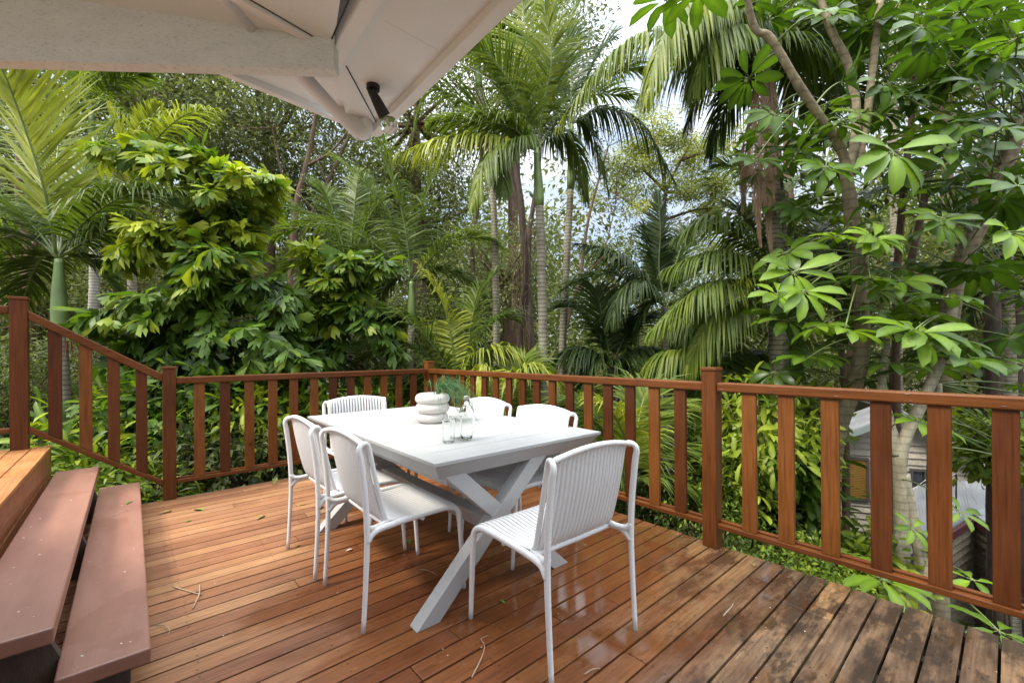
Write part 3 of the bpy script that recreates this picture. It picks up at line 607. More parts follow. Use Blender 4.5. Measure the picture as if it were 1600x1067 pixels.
a_, b2 = onceil(345, -8, .0), onceil(394, 44, .0); d_ = unit(b2-a_); b2 = b2+d_*(((bb+nb*.002-b2)@nb)/(d_@nb)); part(MB().tube([a_+(a_-b2)*4, b2], .020, 16), 'upper_downpipe', MT['fascia'], EV, smooth=True)  # stands in for the downpipe's run above the beam
# big rough sawn beam, its top buried in the raked ceiling
ba = ba-db*1.2; top0 = cA+dc_*(np.linalg.norm((ba-bb)[:2])/np.linalg.norm(dc_[:2])); 
part(MB().prism([ba, bb, cA+np.array([0, 0, .02]), np.array([ba[0], ba[1], top0[2]+.02])], nb*.045), 'beam', MT['beam'], EV, bevel=.003)
# far left soffit wedge and its gutter edge
g1, g2, g3 = zp(340, 98, ZS+.13), zp(489, 161, ZS+.13), zp(470, 96, ZS+.16)
g0 = g1+(g1-g2)*.9
g2 = g2+(g2-g1)*.30
part(MB().prism([g2, g0, g0+(g3-g2)*3.0, g3+(g3-g2)*2], (0, 0, .02)), 'soffit', MT['soffit'], EV)
part(strip(g0-np.array([0, 0, .03]), g2+(g2-g1)*.25-np.array([0, 0, .03]), .035, .10, 1), 'gutter', MT['fascia'], EV, bevel=.004)
w0, w1, w2, w3 = zp(470, 98, ZS+.03), zp(548, 187, ZS+.03), zp(594, 200, ZS+.03), zp(530, 100, ZS+.03)
part(MB().prism([w0, w1, w2, w3], (0, 0, .02)), 'soffit', MT['soffit'], EV)
pa, pb = at(566, 209, 2.02), at(345, -12, 1.86); pdir = unit(pb-pa); pb = pb+pdir*1.2
part(MB().tube([pa, pb], .040, 20), 'downpipe', MT['fascia'], EV, smooth=True)
el = smoothpath([pa-pdir*-.02, pa-pdir*.0, pa-pdir*.02+np.array([0, 0, .03]), pa-pdir*.02+np.array([0, 0, .07]), pa-pdir*.02+np.array([0, 0, .11])], 14)
part(MB().tube(el, .030, 20), 'pipe_elbow', MT['fascia'], EV, smooth=True)
# roof sheet over everything, sloping up to the house
rb = [tip+np.array([.03, .03, .20]), zp(330, 96, ZS)+np.array([-2.5, .2, .35]), zp(330, 96, ZS)+np.array([-2.8, -5, .9]), ro2+np.array([.1, -.6, .35])]
part(MB().prism(rb, (0, 0, .03)), 'roof_sheet', MT['metalroof'], EV)

# ------------------------------------------------------------------ spotlight under the soffit
lb = zp(583, 134, ZS); LT = thing('spotlight', lb, 'black adjustable spotlight with a bare clear globe under the soffit', 'lamp')
part(MB().tube([lb+np.array([0, 0, .0]), lb-np.array([0, 0, .018])], .026, 20), 'mounting_plate', MT['black'], LT, smooth=False)
e_ = at(601, 182, 1.80); jj = lb-np.array([0, 0, .035]); 
part(MB().tube([lb-np.array([0, 0, .02]), jj], .010, 10), 'arm', MT['black'], LT, smooth=True)
dd = unit(e_-jj)
part(MB().tube([jj-dd*.015, jj+dd*.01, jj+dd*.02, jj+dd*.085, jj+dd*.087], [.016, .018, .020, .025, .021], 18), 'lamp_holder', MT['black'], LT, smooth=False)
gc = jj+dd*.120; gl = MB()
ringp = [jj+dd*.086]+[gc+dd*(-.037*math.cos(R(a))) for a in np.linspace(35, 178, 10)]; rad = [.012]+[.037*math.sin(R(a)) for a in np.linspace(35, 178, 10)]
part(MB().tube(ringp, rad, 20), 'globe', MT['glass'], LT, smooth=True)
part(MB().tube([jj+dd*.087, jj+dd*.105, jj+dd*.125], [.008, .005, .003], 8), 'filament_stem', MT['petal'], LT, smooth=True)

# ------------------------------------------------------------------ vegetation helpers
def leaf_cards(mb, P, A, Nn, L, W, tint, kind='diamond'):
    """P base, A axis, Nn normal (n,3); L,W (n,)"""
    S_ = unit(np.cross(A, Nn)); Nn = unit(np.cross(S_, A)); n = len(P); L = np.broadcast_to(L, (n,))[:, None]; W = np.broadcast_to(W, (n,))[:, None]
    if kind == 'diamond':
        V = np.stack([P, P+A*L*.45+S_*W*.5+Nn*W*.12, P+A*L-Nn*L*.12, P+A*L*.45-S_*W*.5+Nn*W*.12], 1); k = 4
        f = np.arange(n)[:, None]*4+np.array([[0, 1, 2, 3]])
    elif kind == 'oval':      # 11 verts, two halves folded on the midrib, arched
        rows = [(0, 0, 0), (.24, .33, .03), (.55, .5, .02), (.84, .40, -.06), (1, 0, -.17)]
        pts = []
        for (a_, w_, z_) in rows: pts.append(P+A*L*a_+Nn*L*z_)
        for (a_, w_, z_) in rows[1:4]: pts.append(P+A*L*a_+Nn*(L*z_+W*.10)+S_*W*w_)
        for (a_, w_, z_) in rows[1:4]: pts.append(P+A*L*a_+Nn*(L*z_+W*.10)-S_*W*w_)
        V = np.stack(pts, 1); k = 11; b_ = np.arange(n)[:, None, None]*11
        q = np.array([(1, 2, 6, 5), (2, 3, 7, 6), (1, 8, 9, 2), (2, 9, 10, 3)])[None]+b_; tr_ = np.array([(0, 1, 5), (3, 4, 7), (0, 8, 1), (3, 10, 4)])[None]+b_
        tv_ = np.clip(np.repeat(np.broadcast_to(tint, (n,)), k)+np.tile([.22, .22, .20, .18, .02]+[-.05]*6, n), 0, 1)
        mb.add(V.reshape(-1, 3), q.reshape(-1, 4), tv_)
        mb.Fi.append((tr_.reshape(-1, 3)+mb.n-n*k).ravel()); mb.Fn.append(np.full(n*4, 3)); return
    elif kind == 'fish':      # wedge leaflet with a ragged fishtail end
        r_ = lambda: rng.uniform(-.12, .12, (n, 1))
        V = np.stack([P, P+A*L*.45+S_*W*.30+Nn*W*.05, P+A*L*(.80+r_())+S_*W*.62-Nn*L*.08, P+A*L*(1.0+r_())+S_*W*.22-Nn*L*.16, P+A*L*(.80+r_())+Nn*W*.05-Nn*L*.05, P+A*L*(1.05+r_())-S_*W*.2-Nn*L*.18, P+A*L*(.74+r_())-S_*W*.55-Nn*L*.06, P+A*L*.42-S_*W*.26+Nn*W*.05], 1); k = 8
        b_ = np.arange(n)[:, None, None]*8; q = (np.array([(0, 1, 4, 7), (1, 2, 3, 4), (4, 5, 6, 7)])[None]+b_).reshape(-1, 4)
        mb.add(V.reshape(-1, 3), q, np.repeat(np.broadcast_to(tint, (n,)), k)); return
    mb.add(V.reshape(-1, 3), f, np.repeat(np.broadcast_to(tint, (n,)), k))

def frond(mb, rb, path, ll=.5, n=46, tint=.5, droop=.5, wid=.03, start=.16, lift=.25, hang=0, jit=.08, r0=.018, fwd=1.0):
    """pinnate palm leaf: mb leaflets, rb rachis; path (k,3) points"""
    k = 24; P = smoothpath(path, k); T = unit(np.gradient(P, axis=0)); rb.tube(P, np.linspace(r0, .004, k), 5, tint)
    S0 = np.cross(T, [0, 0, 1.0]); S0[np.linalg.norm(S0, axis=1) < .2] = np.cross(T, FW)[np.linalg.norm(S0, axis=1) < .2]; S0 = unit(S0); U0 = unit(np.cross(S0, T))
    ts = np.repeat(np.linspace(start, 1, n), 2); sg = np.tile([1, -1], n).astype(float)[:, None]; m = 2*n
    ts = np.clip(ts+rng.normal(0, .004, m), 0, 1)
    def itp(A_): return np.stack([np.interp(ts*(k-1), np.arange(k), A_[:, c_]) for c_ in range(3)], 1)
    p = itp(P); t_ = unit(itp(T)); s = unit(itp(S0)); u = unit(itp(U0)); x = (ts-start)/(1-start)
    L = ll*(np.sin(np.pi*np.clip(.16+.80*x, 0, 1))**.65)*rng.uniform(.85, 1.1, m)
    phi = np.interp(x, [0, .5, 1], [1.15, .9, .3])*fwd+rng.normal(0, jit, m)
    li = lift*(1-hang)+rng.normal(0, .1, m)
    d = unit(t_*np.cos(phi)[:, None]+s*sg*np.sin(phi)[:, None]+u*li[:, None])
    dr = droop*rng.uniform(.6, 1.3, m)[:, None]; G = np.array([0, 0, -1.0])
    d1 = unit(d+G*dr*.35+G*hang*.9); d2 = unit(d+G*dr*1.0+G*hang*2); d3 = unit(d+G*dr*1.9+G*hang*3)
    L_ = L[:, None]; q0 = p; q1 = q0+d*L_*.12; q1b = q1+d1*L_*.30; q2 = q1b+d2*L_*.30; q3 = q2+d3*L_*.28
    wv = unit(np.cross(d, u+rng.normal(0, .25, (m, 3)))); w0 = wid*.5
    ws = [w0*.45, w0, w0*.95, w0*.6]
    V = np.stack([q0-wv*ws[0], q0+wv*ws[0], q1-wv*ws[1], q1+wv*ws[1], q1b-wv*ws[2], q1b+wv*ws[2], q2-wv*ws[3], q2+wv*ws[3], q3], 1)
    b_ = np.arange(m)[:, None, None]*9; q = (np.array([(0, 1, 3, 2), (2, 3, 5, 4), (4, 5, 7, 6)])[None]+b_).reshape(-1, 4); tr_ = (np.array([(6, 7, 8)])[None]+b_).reshape(-1, 3)
    tt = np.repeat(np.clip(tint+rng.normal(0, .07, m)+.12*(x-.5), 0, 1), 9)
    mb.add(V.reshape(-1, 3), q, tt); mb.Fi.append((tr_+mb.n-m*9).ravel()); mb.Fn.append(np.full(m, 3))

def palm(label, crown, D_, trunk=None, fronds=(), r=.09, m='palm', tm='palmtrunk', shaft=.9, auto=None, group=None, ll=.5, tint=.45, dead=(), seeds=None, name='palm_tree', n=46, wid=.03):
    c = at(crown[0], crown[1], D_); 
    if trunk is None: gxy = c[:2]; 
    base = np.array([c[0], c[1], float(gz(c[0], c[1]))-.1]) if trunk is None else None
    if trunk: 
        q = [at(u_, v_, D_) for (u_, v_) in trunk]; base = q[-1].copy(); base[2] = float(gz(base[0], base[1]))-.1
        pts = [c]+q+([base] if q[-1][2] > base[2]+.1 else [])
    else: pts = [c, (c*.5+base*.5), base]
    root = thing(name, base, label, 'palm tree', group); pts = pts[::-1]
    if c[2]-base[2] > .5:
        P_ = smoothpath(pts, 40); zz = P_[:, 2]; cut = c[2]-shaft
        tr = P_[zz <= cut+.05]; 
        if len(tr) > 2:
            kk = len(tr); rr = np.interp(np.linspace(0, 1, kk), [0, .08, 1], [r*1.5, r*1.1, r*.9])*(1+.02*np.sin(np.arange(kk)*2.3)); part(MB().tube(tr, rr, 14), 'trunk', MT[tm], root, smooth=True)
        sh = P_[zz > cut-.12]
        if len(sh) > 2 and shaft > .1: kk = len(sh); part(MB().tube(sh, np.interp(np.linspace(0, 1, kk), [0, .15, .5, 1], [r*.95, r*1.12, r*.95, r*.55]), 14), 'crownshaft', MT['shaft'], root, smooth=True)
    specs = list(fronds)
    if auto:
        cnt, L0, el0, el1 = auto; a0 = rnd.uniform(0, 6.28)
        for i_ in range(cnt):
            az = a0+2*math.pi*i_/cnt*1.618*2.3; el = el0+(el1-el0)*(i_/(max(1, cnt-1))); L = L0*rnd.uniform(.85, 1.1)
            h = np.array([math.cos(az), math.sin(az), 0]); ce, se = math.cos(R(el)), math.sin(R(el))
            mid = c+(h*ce+np.array([0, 0, se]))*L*.5; tp = c+h*L*(.35+.55*ce)+np.array([0, 0, L*(se*.75-.30)])
            specs.append(dict(path=[c, mid, tp]))
    for s_ in specs:
        if 'tip' in s_:
            tu, tv, dd_ = s_['tip']; tp = at(tu, tv, D_+dd_); ar = s_.get('arch', .3); L = np.linalg.norm(tp-c); 
            mid = (c+tp)/2+np.array([0, 0, ar*L]); path = bez(c, mid+(mid-(c+tp)/2)*.5, tp, 7)
        elif 'px' in s_: path = [at(*q_) for q_ in s_['px']]
        else: path = s_['path']; path = bez(path[0], 2*path[1]-.5*(path[0]+path[2]), path[2], 7)
        mb = MB(); rbm = MB(); frond(mb, rbm, path, s_.get('ll', ll)*(.85 if s_.get('m') == 'dead' else 1.42), int(s_.get('n', n)*1.6), np.clip(s_.get('tint', tint+rnd.uniform(-.12, .12)), 0, 1), s_.get('droop', .5), s_.get('wid', wid)*.86, s_.get('start', .14), s_.get('lift', .25), s_.get('hang', 0), r0=s_.get('r0', .016), fwd=s_.get('fwd', 1.0))
        fo_ = part(mb, 'frond', MT[s_.get('m', m)], root); part(rbm, 'rachis', MT['rachis'] if s_.get('m', m) != 'dead' else MT['dead'], fo_, (root,), smooth=True)
    if seeds:
        mb = MB(); s0 = at(*seeds[:3])
        for i_ in range(seeds[3]):
            a = rnd.uniform(0, 6.28); sp_ = rnd.uniform(.05, seeds[4]); tp = s0+np.array([math.cos(a)*sp_, math.sin(a)*sp_, -rnd.uniform(.3, 1)*seeds[5]]); mb.tube(bez(s0, s0+(tp-s0)*.4+np.array([math.cos(a), math.sin(a), .3])*sp_*.6, tp, 7), .004, 4, rnd.random())
        part(mb, 'seed_strands', MT[seeds[6]], root)
    return root

def crown_pts(c, rad, ncl, shell=.45):
    d = unit(rng.normal(0, 1, (ncl, 3))); r_ = rng.uniform(shell**3, 1, ncl)**(1/3); return c+d*r_[:, None]*np.asarray(rad)
def cluster_leaves(mb, C, per, cr_, ll, lw, tint=.5, kind='diamond', flat=.6, down=.25, tv=.22, pos=None):
    m = len(C)*per; cc = np.repeat(C, per, 0); o_ = rng.normal(0, 1, (m, 3))*cr_*np.array([1, 1, flat]); P = cc+o_
    A = unit(o_+rng.normal(0, .6, (m, 3))*cr_+np.array([0, 0, -down*cr_])); Nn = unit(rng.normal(0, .55, (m, 3))+np.array([0, 0, 1.0]))
    ct = np.repeat(rng.normal(0, tv*.6, len(C)), per); T_ = np.clip(tint+ct+rng.normal(0, tv*.6, m), 0, 1)
    leaf_cards(mb, P, A, Nn, ll*rng.uniform(.7, 1.25, m), lw*rng.uniform(.8, 1.2, m), T_, kind)
def limbs(mb, start, C, r0, nb=14, sag=.1):
    idx = rng.choice(len(C), min(nb, len(C)), replace=False)
    for i_ in idx:
        e = C[i_]; L = np.linalg.norm(e-start); mid = start*.45+e*.55+rng.normal(0, .10, 3)*L; mid[2] -= sag*L
        mb.tube(bez(start, mid, e, 9), np.linspace(r0*rnd.uniform(.35, .6), r0*.06, 9), 5)
def tree(name, label, cpx, D_, rad, ncl, per, cr_, ll, lw, m='far', tm='brown', r=.14, tint=.5, kind='diamond', cat='tree', group=None, lean=0, shell=.45, down=.25, trunk=None, split=.55, extra=None, flat=.6, tv=.22):
    c = at(cpx[0], cpx[1], D_); 
    if trunk: q = [at(u_, v_, D_) for (u_, v_) in trunk]
    else: q = [c+np.array([0, 0, -rad[2]*.35]), c+RT*lean*.5+np.array([0, 0, -rad[2]])]
    b_ = q[-1].copy(); b_[:2] += RT[:2]*lean*.3; b_[2] = float(gz(b_[0], b_[1]))-.15
    if q[-1][2] < b_[2]+.2: q = q[:-1]
    root = thing(name, b_, label, cat, group)
    tm_ = MB(); P_ = smoothpath(([c] if not trunk else [])+q+[b_], 22)[::-1]; tm_.tube(P_, np.linspace(r*1.25, r*.4, 22), 9)
    C = crown_pts(c, rad, ncl, shell)
    limbs(tm_, P_[int(21*split)+4 if not trunk else 19], C, r, min(24, ncl//3+2))
    if extra:
        for (pts, r0_, r1_) in extra: pp = smoothpath([at(*z_) for z_ in pts], 18); tm_.tube(pp, np.linspace(r0_, r1_, 18), 9)
    part(tm_, 'trunk', MT[tm], root, smooth=True)
    mb = MB(); cluster_leaves(mb, C, per, cr_, ll, lw, tint, kind, flat, down, tv); part(mb, 'crown', MT[m], root)
    return root

# ------------------------------------------------------------------ background trees (dense rainforest edge)
BG_ = [   # label, centre px, depth, radii, clusters, leaves per cluster, spread, leaf len, wid, mat, trunk mat, trunk r, tint
 ('broad grey green tree filling the sky left of the eave, behind the left palm', (215, 130), 12, (2.6, 2.6, 2.2), 90, 95, .34, .15, .050, 'grey', 'brown', .16, .55),
 ('dense dull green tree under the eave beam with small drooping leaves', (420, 190), 12.5, (2.7, 2.6, 2.2), 95, 95, .34, .14, .045, 'grey', 'brown', .15, .5),
 ('leafy forest tree at the far left edge behind the landing post', (-40, 260), 13, (3.0, 2.6, 3.0), 80, 80, .4, .15, .05, 'far', 'brown', .16, .45),
 ('forest tree between the bright fishtail palm and the mid palm', (500, 330), 13.5, (1.9, 2.2, 2.2), 60, 85, .36, .14, .045, 'grey', 'brown', .14, .5),
 ('tall forest tree just right of the eave corner behind the palm fronds', (650, 150), 14, (2.8, 2.8, 3.2), 90, 85, .4, .14, .045, 'far', 'brown', .16, .5),
 ('forest tree behind the crown of the tall ringed palm', (800, 90), 15, (2.9, 2.8, 3.4), 80, 80, .42, .15, .05, 'far', 'brown', .17, .42),
 ('small leaved tree behind the two slim palm trunks', (790, 420), 12, (1.5, 1.8, 1.5), 50, 90, .30, .11, .04, 'grey', 'brown', .1, .5),
 ('low bushy tree to the right of the slim palm trunks', (960, 440), 14, (1.9, 2.2, 1.5), 55, 80, .36, .13, .04, 'far', 'brown', .11, .45),
 ('forest tree low behind the stair balustrade', (60, 470), 11, (2.3, 2.0, 1.4), 60, 85, .34, .12, .04, 'far', 'brown', .12, .4),
 ('forest tree low behind the fishtail palm stem', (330, 480), 11.5, (2.6, 2.2, 1.5), 60, 85, .34, .12, .045, 'far', 'brown', .12, .4),
 ('dense low tree behind the corner post of the deck', (600, 520), 11.5, (2.2, 2.0, 1.3), 60, 85, .32, .12, .045, 'far', 'brown', .12, .35),
 ('dark bushy tree behind the right deck post', (1120, 520), 12, (2.4, 2.4, 1.4), 60, 80, .36, .13, .045, 'far', 'darkbark', .12, .35),
 ('pale green tree in the gap beside the brown hanging fronds', (1160, 395), 17, (1.6, 2.0, 1.2), 46, 80, .34, .12, .045, 'euc', 'brown', .1, .35),
 ('leafy tree behind the umbrella trees at the right', (1330, 430), 12, (2.2, 2.4, 1.8), 60, 80, .38, .14, .05, 'far', 'brown', .12, .5),
 ('leafy forest tree at the right edge of the view', (1560, 470), 10, (2.2, 2.4, 1.8), 60, 80, .36, .13, .05, 'far', 'darkbark', .13, .42),
 ('tall loose crowned tree above the umbrella trees', (1480, 110), 14, (2.9, 2.6, 2.6), 40, 65, .42, .16, .055, 'far', 'brown', .14, .45),
 ('dark leafy tree behind the big palm crown at the top', (1230, 10), 12, (2.4, 2.6, 1.8), 50, 70, .4, .16, .055, 'far', 'brown', .12, .35),
 ('dense green tree above the mid palm left of the tall palm', (660, 330), 15, (2.6, 2.4, 1.7), 66, 80, .38, .14, .045, 'far', 'brown', .13, .5),
]
for (lab, c_, D_, rad, ncl, per, cr_, ll_, lw_, m_, tm_, r_, ti_) in BG_:
    tree('forest_tree', lab, c_, D_, rad, int(ncl*1.5), int(per*1.1), cr_, ll_*1.15, lw_*1.25, m_, tm_, r_, ti_, group='forest trees behind the deck', shell=.35, cat='tree')
# far wood closing the view
FC = MB()
for i_ in range(210):
    az = YAW+R(rnd.uniform(-66, 66)); dd_ = rnd.uniform(22, 42); x_, y_ = CAM[0]+dd_*math.cos(az), CAM[1]+dd_*math.sin(az)
    rel = math.degrees(YAW-az); top = rnd.uniform(7, 14) if not (9 < rel < 34) else rnd.uniform(2.0, 5.0)
    z0_ = float(gz(x_, y_)); c0 = np.array([x_, y_, z0_+(top-z0_)*.5]); hgt = (top-z0_)*.5
    C = crown_pts(c0, (2.8, 2.8, hgt), 40, .4); cluster_leaves(FC, C, 26, .75, .42, .19, rnd.uniform(.3, .65), 'diamond', .7, .3, .2)
tag(FC.build('far_wood', MT['far'], loc=(0, 0, 0)), 'distant green wood closing the view behind the palms', 'wood', kind='stuff')
# bare brown trunks standing among the leaves
TR = [
 ('reddish brown trunk forking upward left of the mid palm', 10.5, [(455, 470), (462, 330), (478, 260), (492, 190), (500, 120)], .085, [[(462, 330), (440, 270), (425, 200)], [(478, 260), (520, 235), (560, 180)]]),
 ('slanting brown trunk below the eave corner', 11.5, [(452, 520), (470, 380), (510, 290), (540, 225), (550, 205)], .075, [[(470, 380), (430, 350), (405, 300)]]),
 ('thick brown trunk at the far left beside the green palm shaft', 9.5, [(42, 620), (44, 480), (46, 400), (30, 300), (34, 120)], .13, [[(46, 400), (80, 330), (120, 300)], [(44, 440), (20, 400), (-20, 380)]]),
 ('brown trunk behind the slim white palm trunk', 11, [(160, 600), (158, 430), (175, 330), (190, 200)], .12, [[(158, 430), (200, 370), (235, 340)]]),
 ('thin straight brown trunk left of the fishtail palm', 12, [(250, 560), (249, 420), (252, 300), (246, 200)], .09, []),
 ('dark rough trunk behind the tall ringed palm, wrapped in hanging roots', 9.2, [(812, 640), (815, 520), (822, 430), (815, 330), (808, 240), (830, 100), (870, 0)], .105, [[(815, 330), (790, 250), (770, 190)]]),
 ('slim reddish trunk right of the dark root wrapped trunk', 10.5, [(838, 620), (828, 500), (826, 380), (842, 260), (850, 120)], .09, []),
 ('thin leaning trunk between the two slim palms', 12, [(872, 620), (882, 520), (905, 440), (920, 340), (950, 230)], .075, [[(905, 440), (940, 400), (960, 330)]]),
 ('brown trunk left of the dark rough trunk', 11.5, [(730, 600), (742, 480), (738, 380), (752, 280), (745, 160)], .08, []),
 ('pale grey forest trunk low behind the far balustrade', 10, [(560, 640), (566, 540), (560, 450), (545, 380)], .085, []),
]
for (lab, D_, pl, r_, br) in TR:
    q = [at(u_, v_, D_) for (u_, v_) in pl]; b_ = q[0].copy(); b_[2] = min(float(gz(b_[0], b_[1])), b_[2])-.1
    root = thing('bare_trunk_tree', b_, lab, 'tree', 'brown trunks among the leaves'); mb = MB(); pp = smoothpath([b_]+q, 34); mb.tube(pp, np.linspace(r_*1.2, r_*.35, 34)*(1+.05*np.sin(np.arange(34)*1.7)), 10)
    ends = [pp[-1]]
    for bb_ in br:
        p2 = smoothpath([at(u_, v_, D_) for (u_, v_) in bb_], 14); mb.tube(p2, np.linspace(r_*.5, r_*.15, 14), 7); ends.append(p2[-1])
    for e in list(ends):
        for _ in range(6): tp = e+rng.normal(0, .6, 3)+np.array([0, 0, .35]); mb.tube(bez(e, (e+tp)/2+rng.normal(0, .1, 3), tp, 6), np.linspace(r_*.14, .006, 6), 4); ends.append(tp)
    part(mb, 'trunk', MT['darkbark' if 'dark' in lab else 'brown'], root, smooth=True)
    if 'roots' in lab:
        mb = MB()
        for i_ in range(90):
            s0 = at(rnd.uniform(800, 832), rnd.uniform(330, 560), D_-.2); tp = s0+np.array([rnd.uniform(-.12, .12), rnd.uniform(-.12, .12), -rnd.uniform(.3, 1.0)]); mb.tube(bez(s0, (s0+tp)/2+rng.normal(0, .08, 3), tp, 5), .007, 3, rnd.random(), cap=False)
        part(mb, 'hanging_roots', MT['brown'], root)
    mb = MB(); cluster_leaves(mb, np.array(ends)+rng.normal(0, .1, (len(ends), 3)), 45, .30, .13, .042, .5); part(mb, 'crown', MT['grey'], root)
# airy gum tree against the sky
Dg = 26
ge = [[(1000, 560), (1008, 420), (1035, 350), (1040, 300), (1065, 250), (1085, 215)], [(1040, 300), (1010, 270), (985, 255)], [(1040, 300), (1075, 300), (1120, 282)], [(1035, 350), (990, 320), (955, 300)], [(1035, 345), (1080, 330), (1115, 325)], [(1065, 250), (1095, 240), (1130, 235)], [(1040, 300), (1030, 240), (1020, 205)]]
q0 = at(1000, 560, Dg); b_ = np.array([q0[0], q0[1], float(gz(q0[0], q0[1]))]); root = thing('gum_tree', b_, 'airy yellow green gum tree standing against the pale sky', 'tree'); mb = MB(); cl = []
for i_, g_ in enumerate(ge):
    pp = smoothpath([at(u_, v_, Dg+rnd.uniform(-1, 1)*(i_ > 0)) for (u_, v_) in g_], 16); 
    if i_ == 0: pp = np.vstack([b_, pp])
    mb.tube(pp, np.linspace(.24 if i_ == 0 else .11, .03, len(pp)), 8)
    for k_ in range(9 if i_ == 0 else 7, len(pp), 2):
        for _ in range(3): tp = pp[k_]+rng.normal(0, 1.0, 3)*np.array([1, 1, .7])+np.array([0, 0, .3]); mb.tube(bez(pp[k_], (pp[k_]+tp)/2+rng.normal(0, .15, 3), tp, 5), np.linspace(.03, .01, 5), 4); cl.append(tp)
part(mb, 'trunk', MT['brown'], root, smooth=True); mb = MB(); cluster_leaves(mb, np.array(cl), 230, .36, .17, .08, .55, tv=.35, flat=.5); part(mb, 'crown', MT['euc'], root)

# ------------------------------------------------------------------ palms
def f(u, v, dd_=0, arch=.25, **k): return dict(tip=(u, v, dd_), arch=arch, **k)
palm('green shafted palm at the left with huge light green fronds above the stair rail', (92, 405), 5.2, [(93, 500), (100, 660)], [
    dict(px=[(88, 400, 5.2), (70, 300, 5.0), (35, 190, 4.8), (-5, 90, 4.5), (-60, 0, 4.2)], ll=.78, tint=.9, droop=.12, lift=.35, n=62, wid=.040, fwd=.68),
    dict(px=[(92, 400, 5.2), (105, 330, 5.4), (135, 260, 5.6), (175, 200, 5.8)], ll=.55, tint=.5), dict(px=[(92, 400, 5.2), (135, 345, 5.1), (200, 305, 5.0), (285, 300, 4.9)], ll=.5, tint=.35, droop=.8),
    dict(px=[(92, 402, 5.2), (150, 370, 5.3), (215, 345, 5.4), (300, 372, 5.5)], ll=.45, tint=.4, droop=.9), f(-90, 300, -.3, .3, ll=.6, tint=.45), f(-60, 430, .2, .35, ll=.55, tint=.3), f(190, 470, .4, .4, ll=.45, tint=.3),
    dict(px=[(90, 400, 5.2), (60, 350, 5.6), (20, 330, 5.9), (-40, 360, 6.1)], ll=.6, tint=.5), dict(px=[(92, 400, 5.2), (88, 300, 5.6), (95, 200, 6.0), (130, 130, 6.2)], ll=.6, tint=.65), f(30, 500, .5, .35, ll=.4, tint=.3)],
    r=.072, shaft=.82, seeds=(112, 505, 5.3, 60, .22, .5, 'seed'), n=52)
palm('slim palm with a smooth white ringed trunk right of the green shafted palm', (143, 175), 8.4, [(147, 300), (148, 420), (143, 520), (118, 690)], [f(60, 90, 0, .2), f(230, 120, .3, .25), f(110, 60, .5, .2), f(215, 200, -.3, .3, tint=.6), f(50, 190, -.3, .3), f(170, 70, -.4, .2), f(240, 260, .2, .4)], r=.085, tm='paletrunk', shaft=1.3, ll=.55)
palm('young palm with orange and fresh green spears above the fishtail palm', (205, 300), 7.6, [(206, 380)], [
    dict(px=[(205, 300, 7.6), (195, 240, 7.6), (170, 175, 7.5)], tint=1.0, ll=.40, droop=.1, wid=.05), dict(px=[(205, 300, 7.6), (225, 240, 7.6), (245, 165, 7.5)], tint=.8, ll=.35, droop=.05, wid=.05, lift=.1),
    dict(px=[(205, 300, 7.6), (240, 225, 7.5), (290, 180, 7.4), (340, 172, 7.3)], tint=.75, ll=.45, droop=.9), dict(px=[(205, 300, 7.6), (170, 250, 7.4), (120, 245, 7.3), (85, 280, 7.2)], tint=.95, ll=.40, droop=.9), f(280, 330, 0, .3), f(120, 340, 0, .3)], r=.07, shaft=.3)
palm('mid height palm between the fishtail palm and the tall ringed palm', (643, 440), 7.6, [(643, 500), (640, 640)], [
    f(430, 372, 0, .30, ll=.55), dict(px=[(643, 435, 7.6), (620, 360, 7.7), (575, 290, 7.8), (525, 248, 7.9)], ll=.6, tint=.5), dict(px=[(643, 435, 7.6), (632, 350, 7.5), (612, 280, 7.5), (585, 215, 7.4)], ll=.65, tint=.55, n=56),
    dict(px=[(643, 435, 7.6), (650, 360, 7.7), (668, 300, 7.8), (700, 240, 7.9)], ll=.6, tint=.4), f(775, 380, 0, .3), f(760, 470, .2, .35, tint=.3), f(470, 500, .3, .35, tint=.3), f(560, 560, .2, .45, tint=.25), f(720, 560, .3, .4, tint=.25), f(500, 430, .4, .35, tint=.35)], r=.07, shaft=.7, n=52)
palm('low palm with one yellow green frond behind the corner of the deck', (715, 610), 6.2, [(715, 680)], [
    dict(px=[(715, 610, 6.2), (705, 530, 6.2), (690, 470, 6.2), (655, 415, 6.2)], tint=.95, ll=.42, n=50), dict(px=[(715, 610, 6.2), (690, 560, 6.1), (650, 510, 6.0), (600, 480, 6.0)], tint=.45, ll=.5), dict(px=[(715, 610, 6.2), (730, 540, 6.3), (745, 470, 6.4), (775, 425, 6.5)], tint=.4, ll=.5),
    f(570, 560, .1, .35, tint=.35), f(800, 500, .2, .35, tint=.35), dict(px=[(715, 610, 6.2), (745, 560, 6.1), (785, 545, 6.0), (835, 575, 5.9)], tint=.8, ll=.5, droop=.9), f(620, 640, .2, .45, tint=.3), f(840, 650, .1, .5, tint=.55), f(760, 690, -.2, .5, tint=.7)], r=.06, shaft=0, n=48)
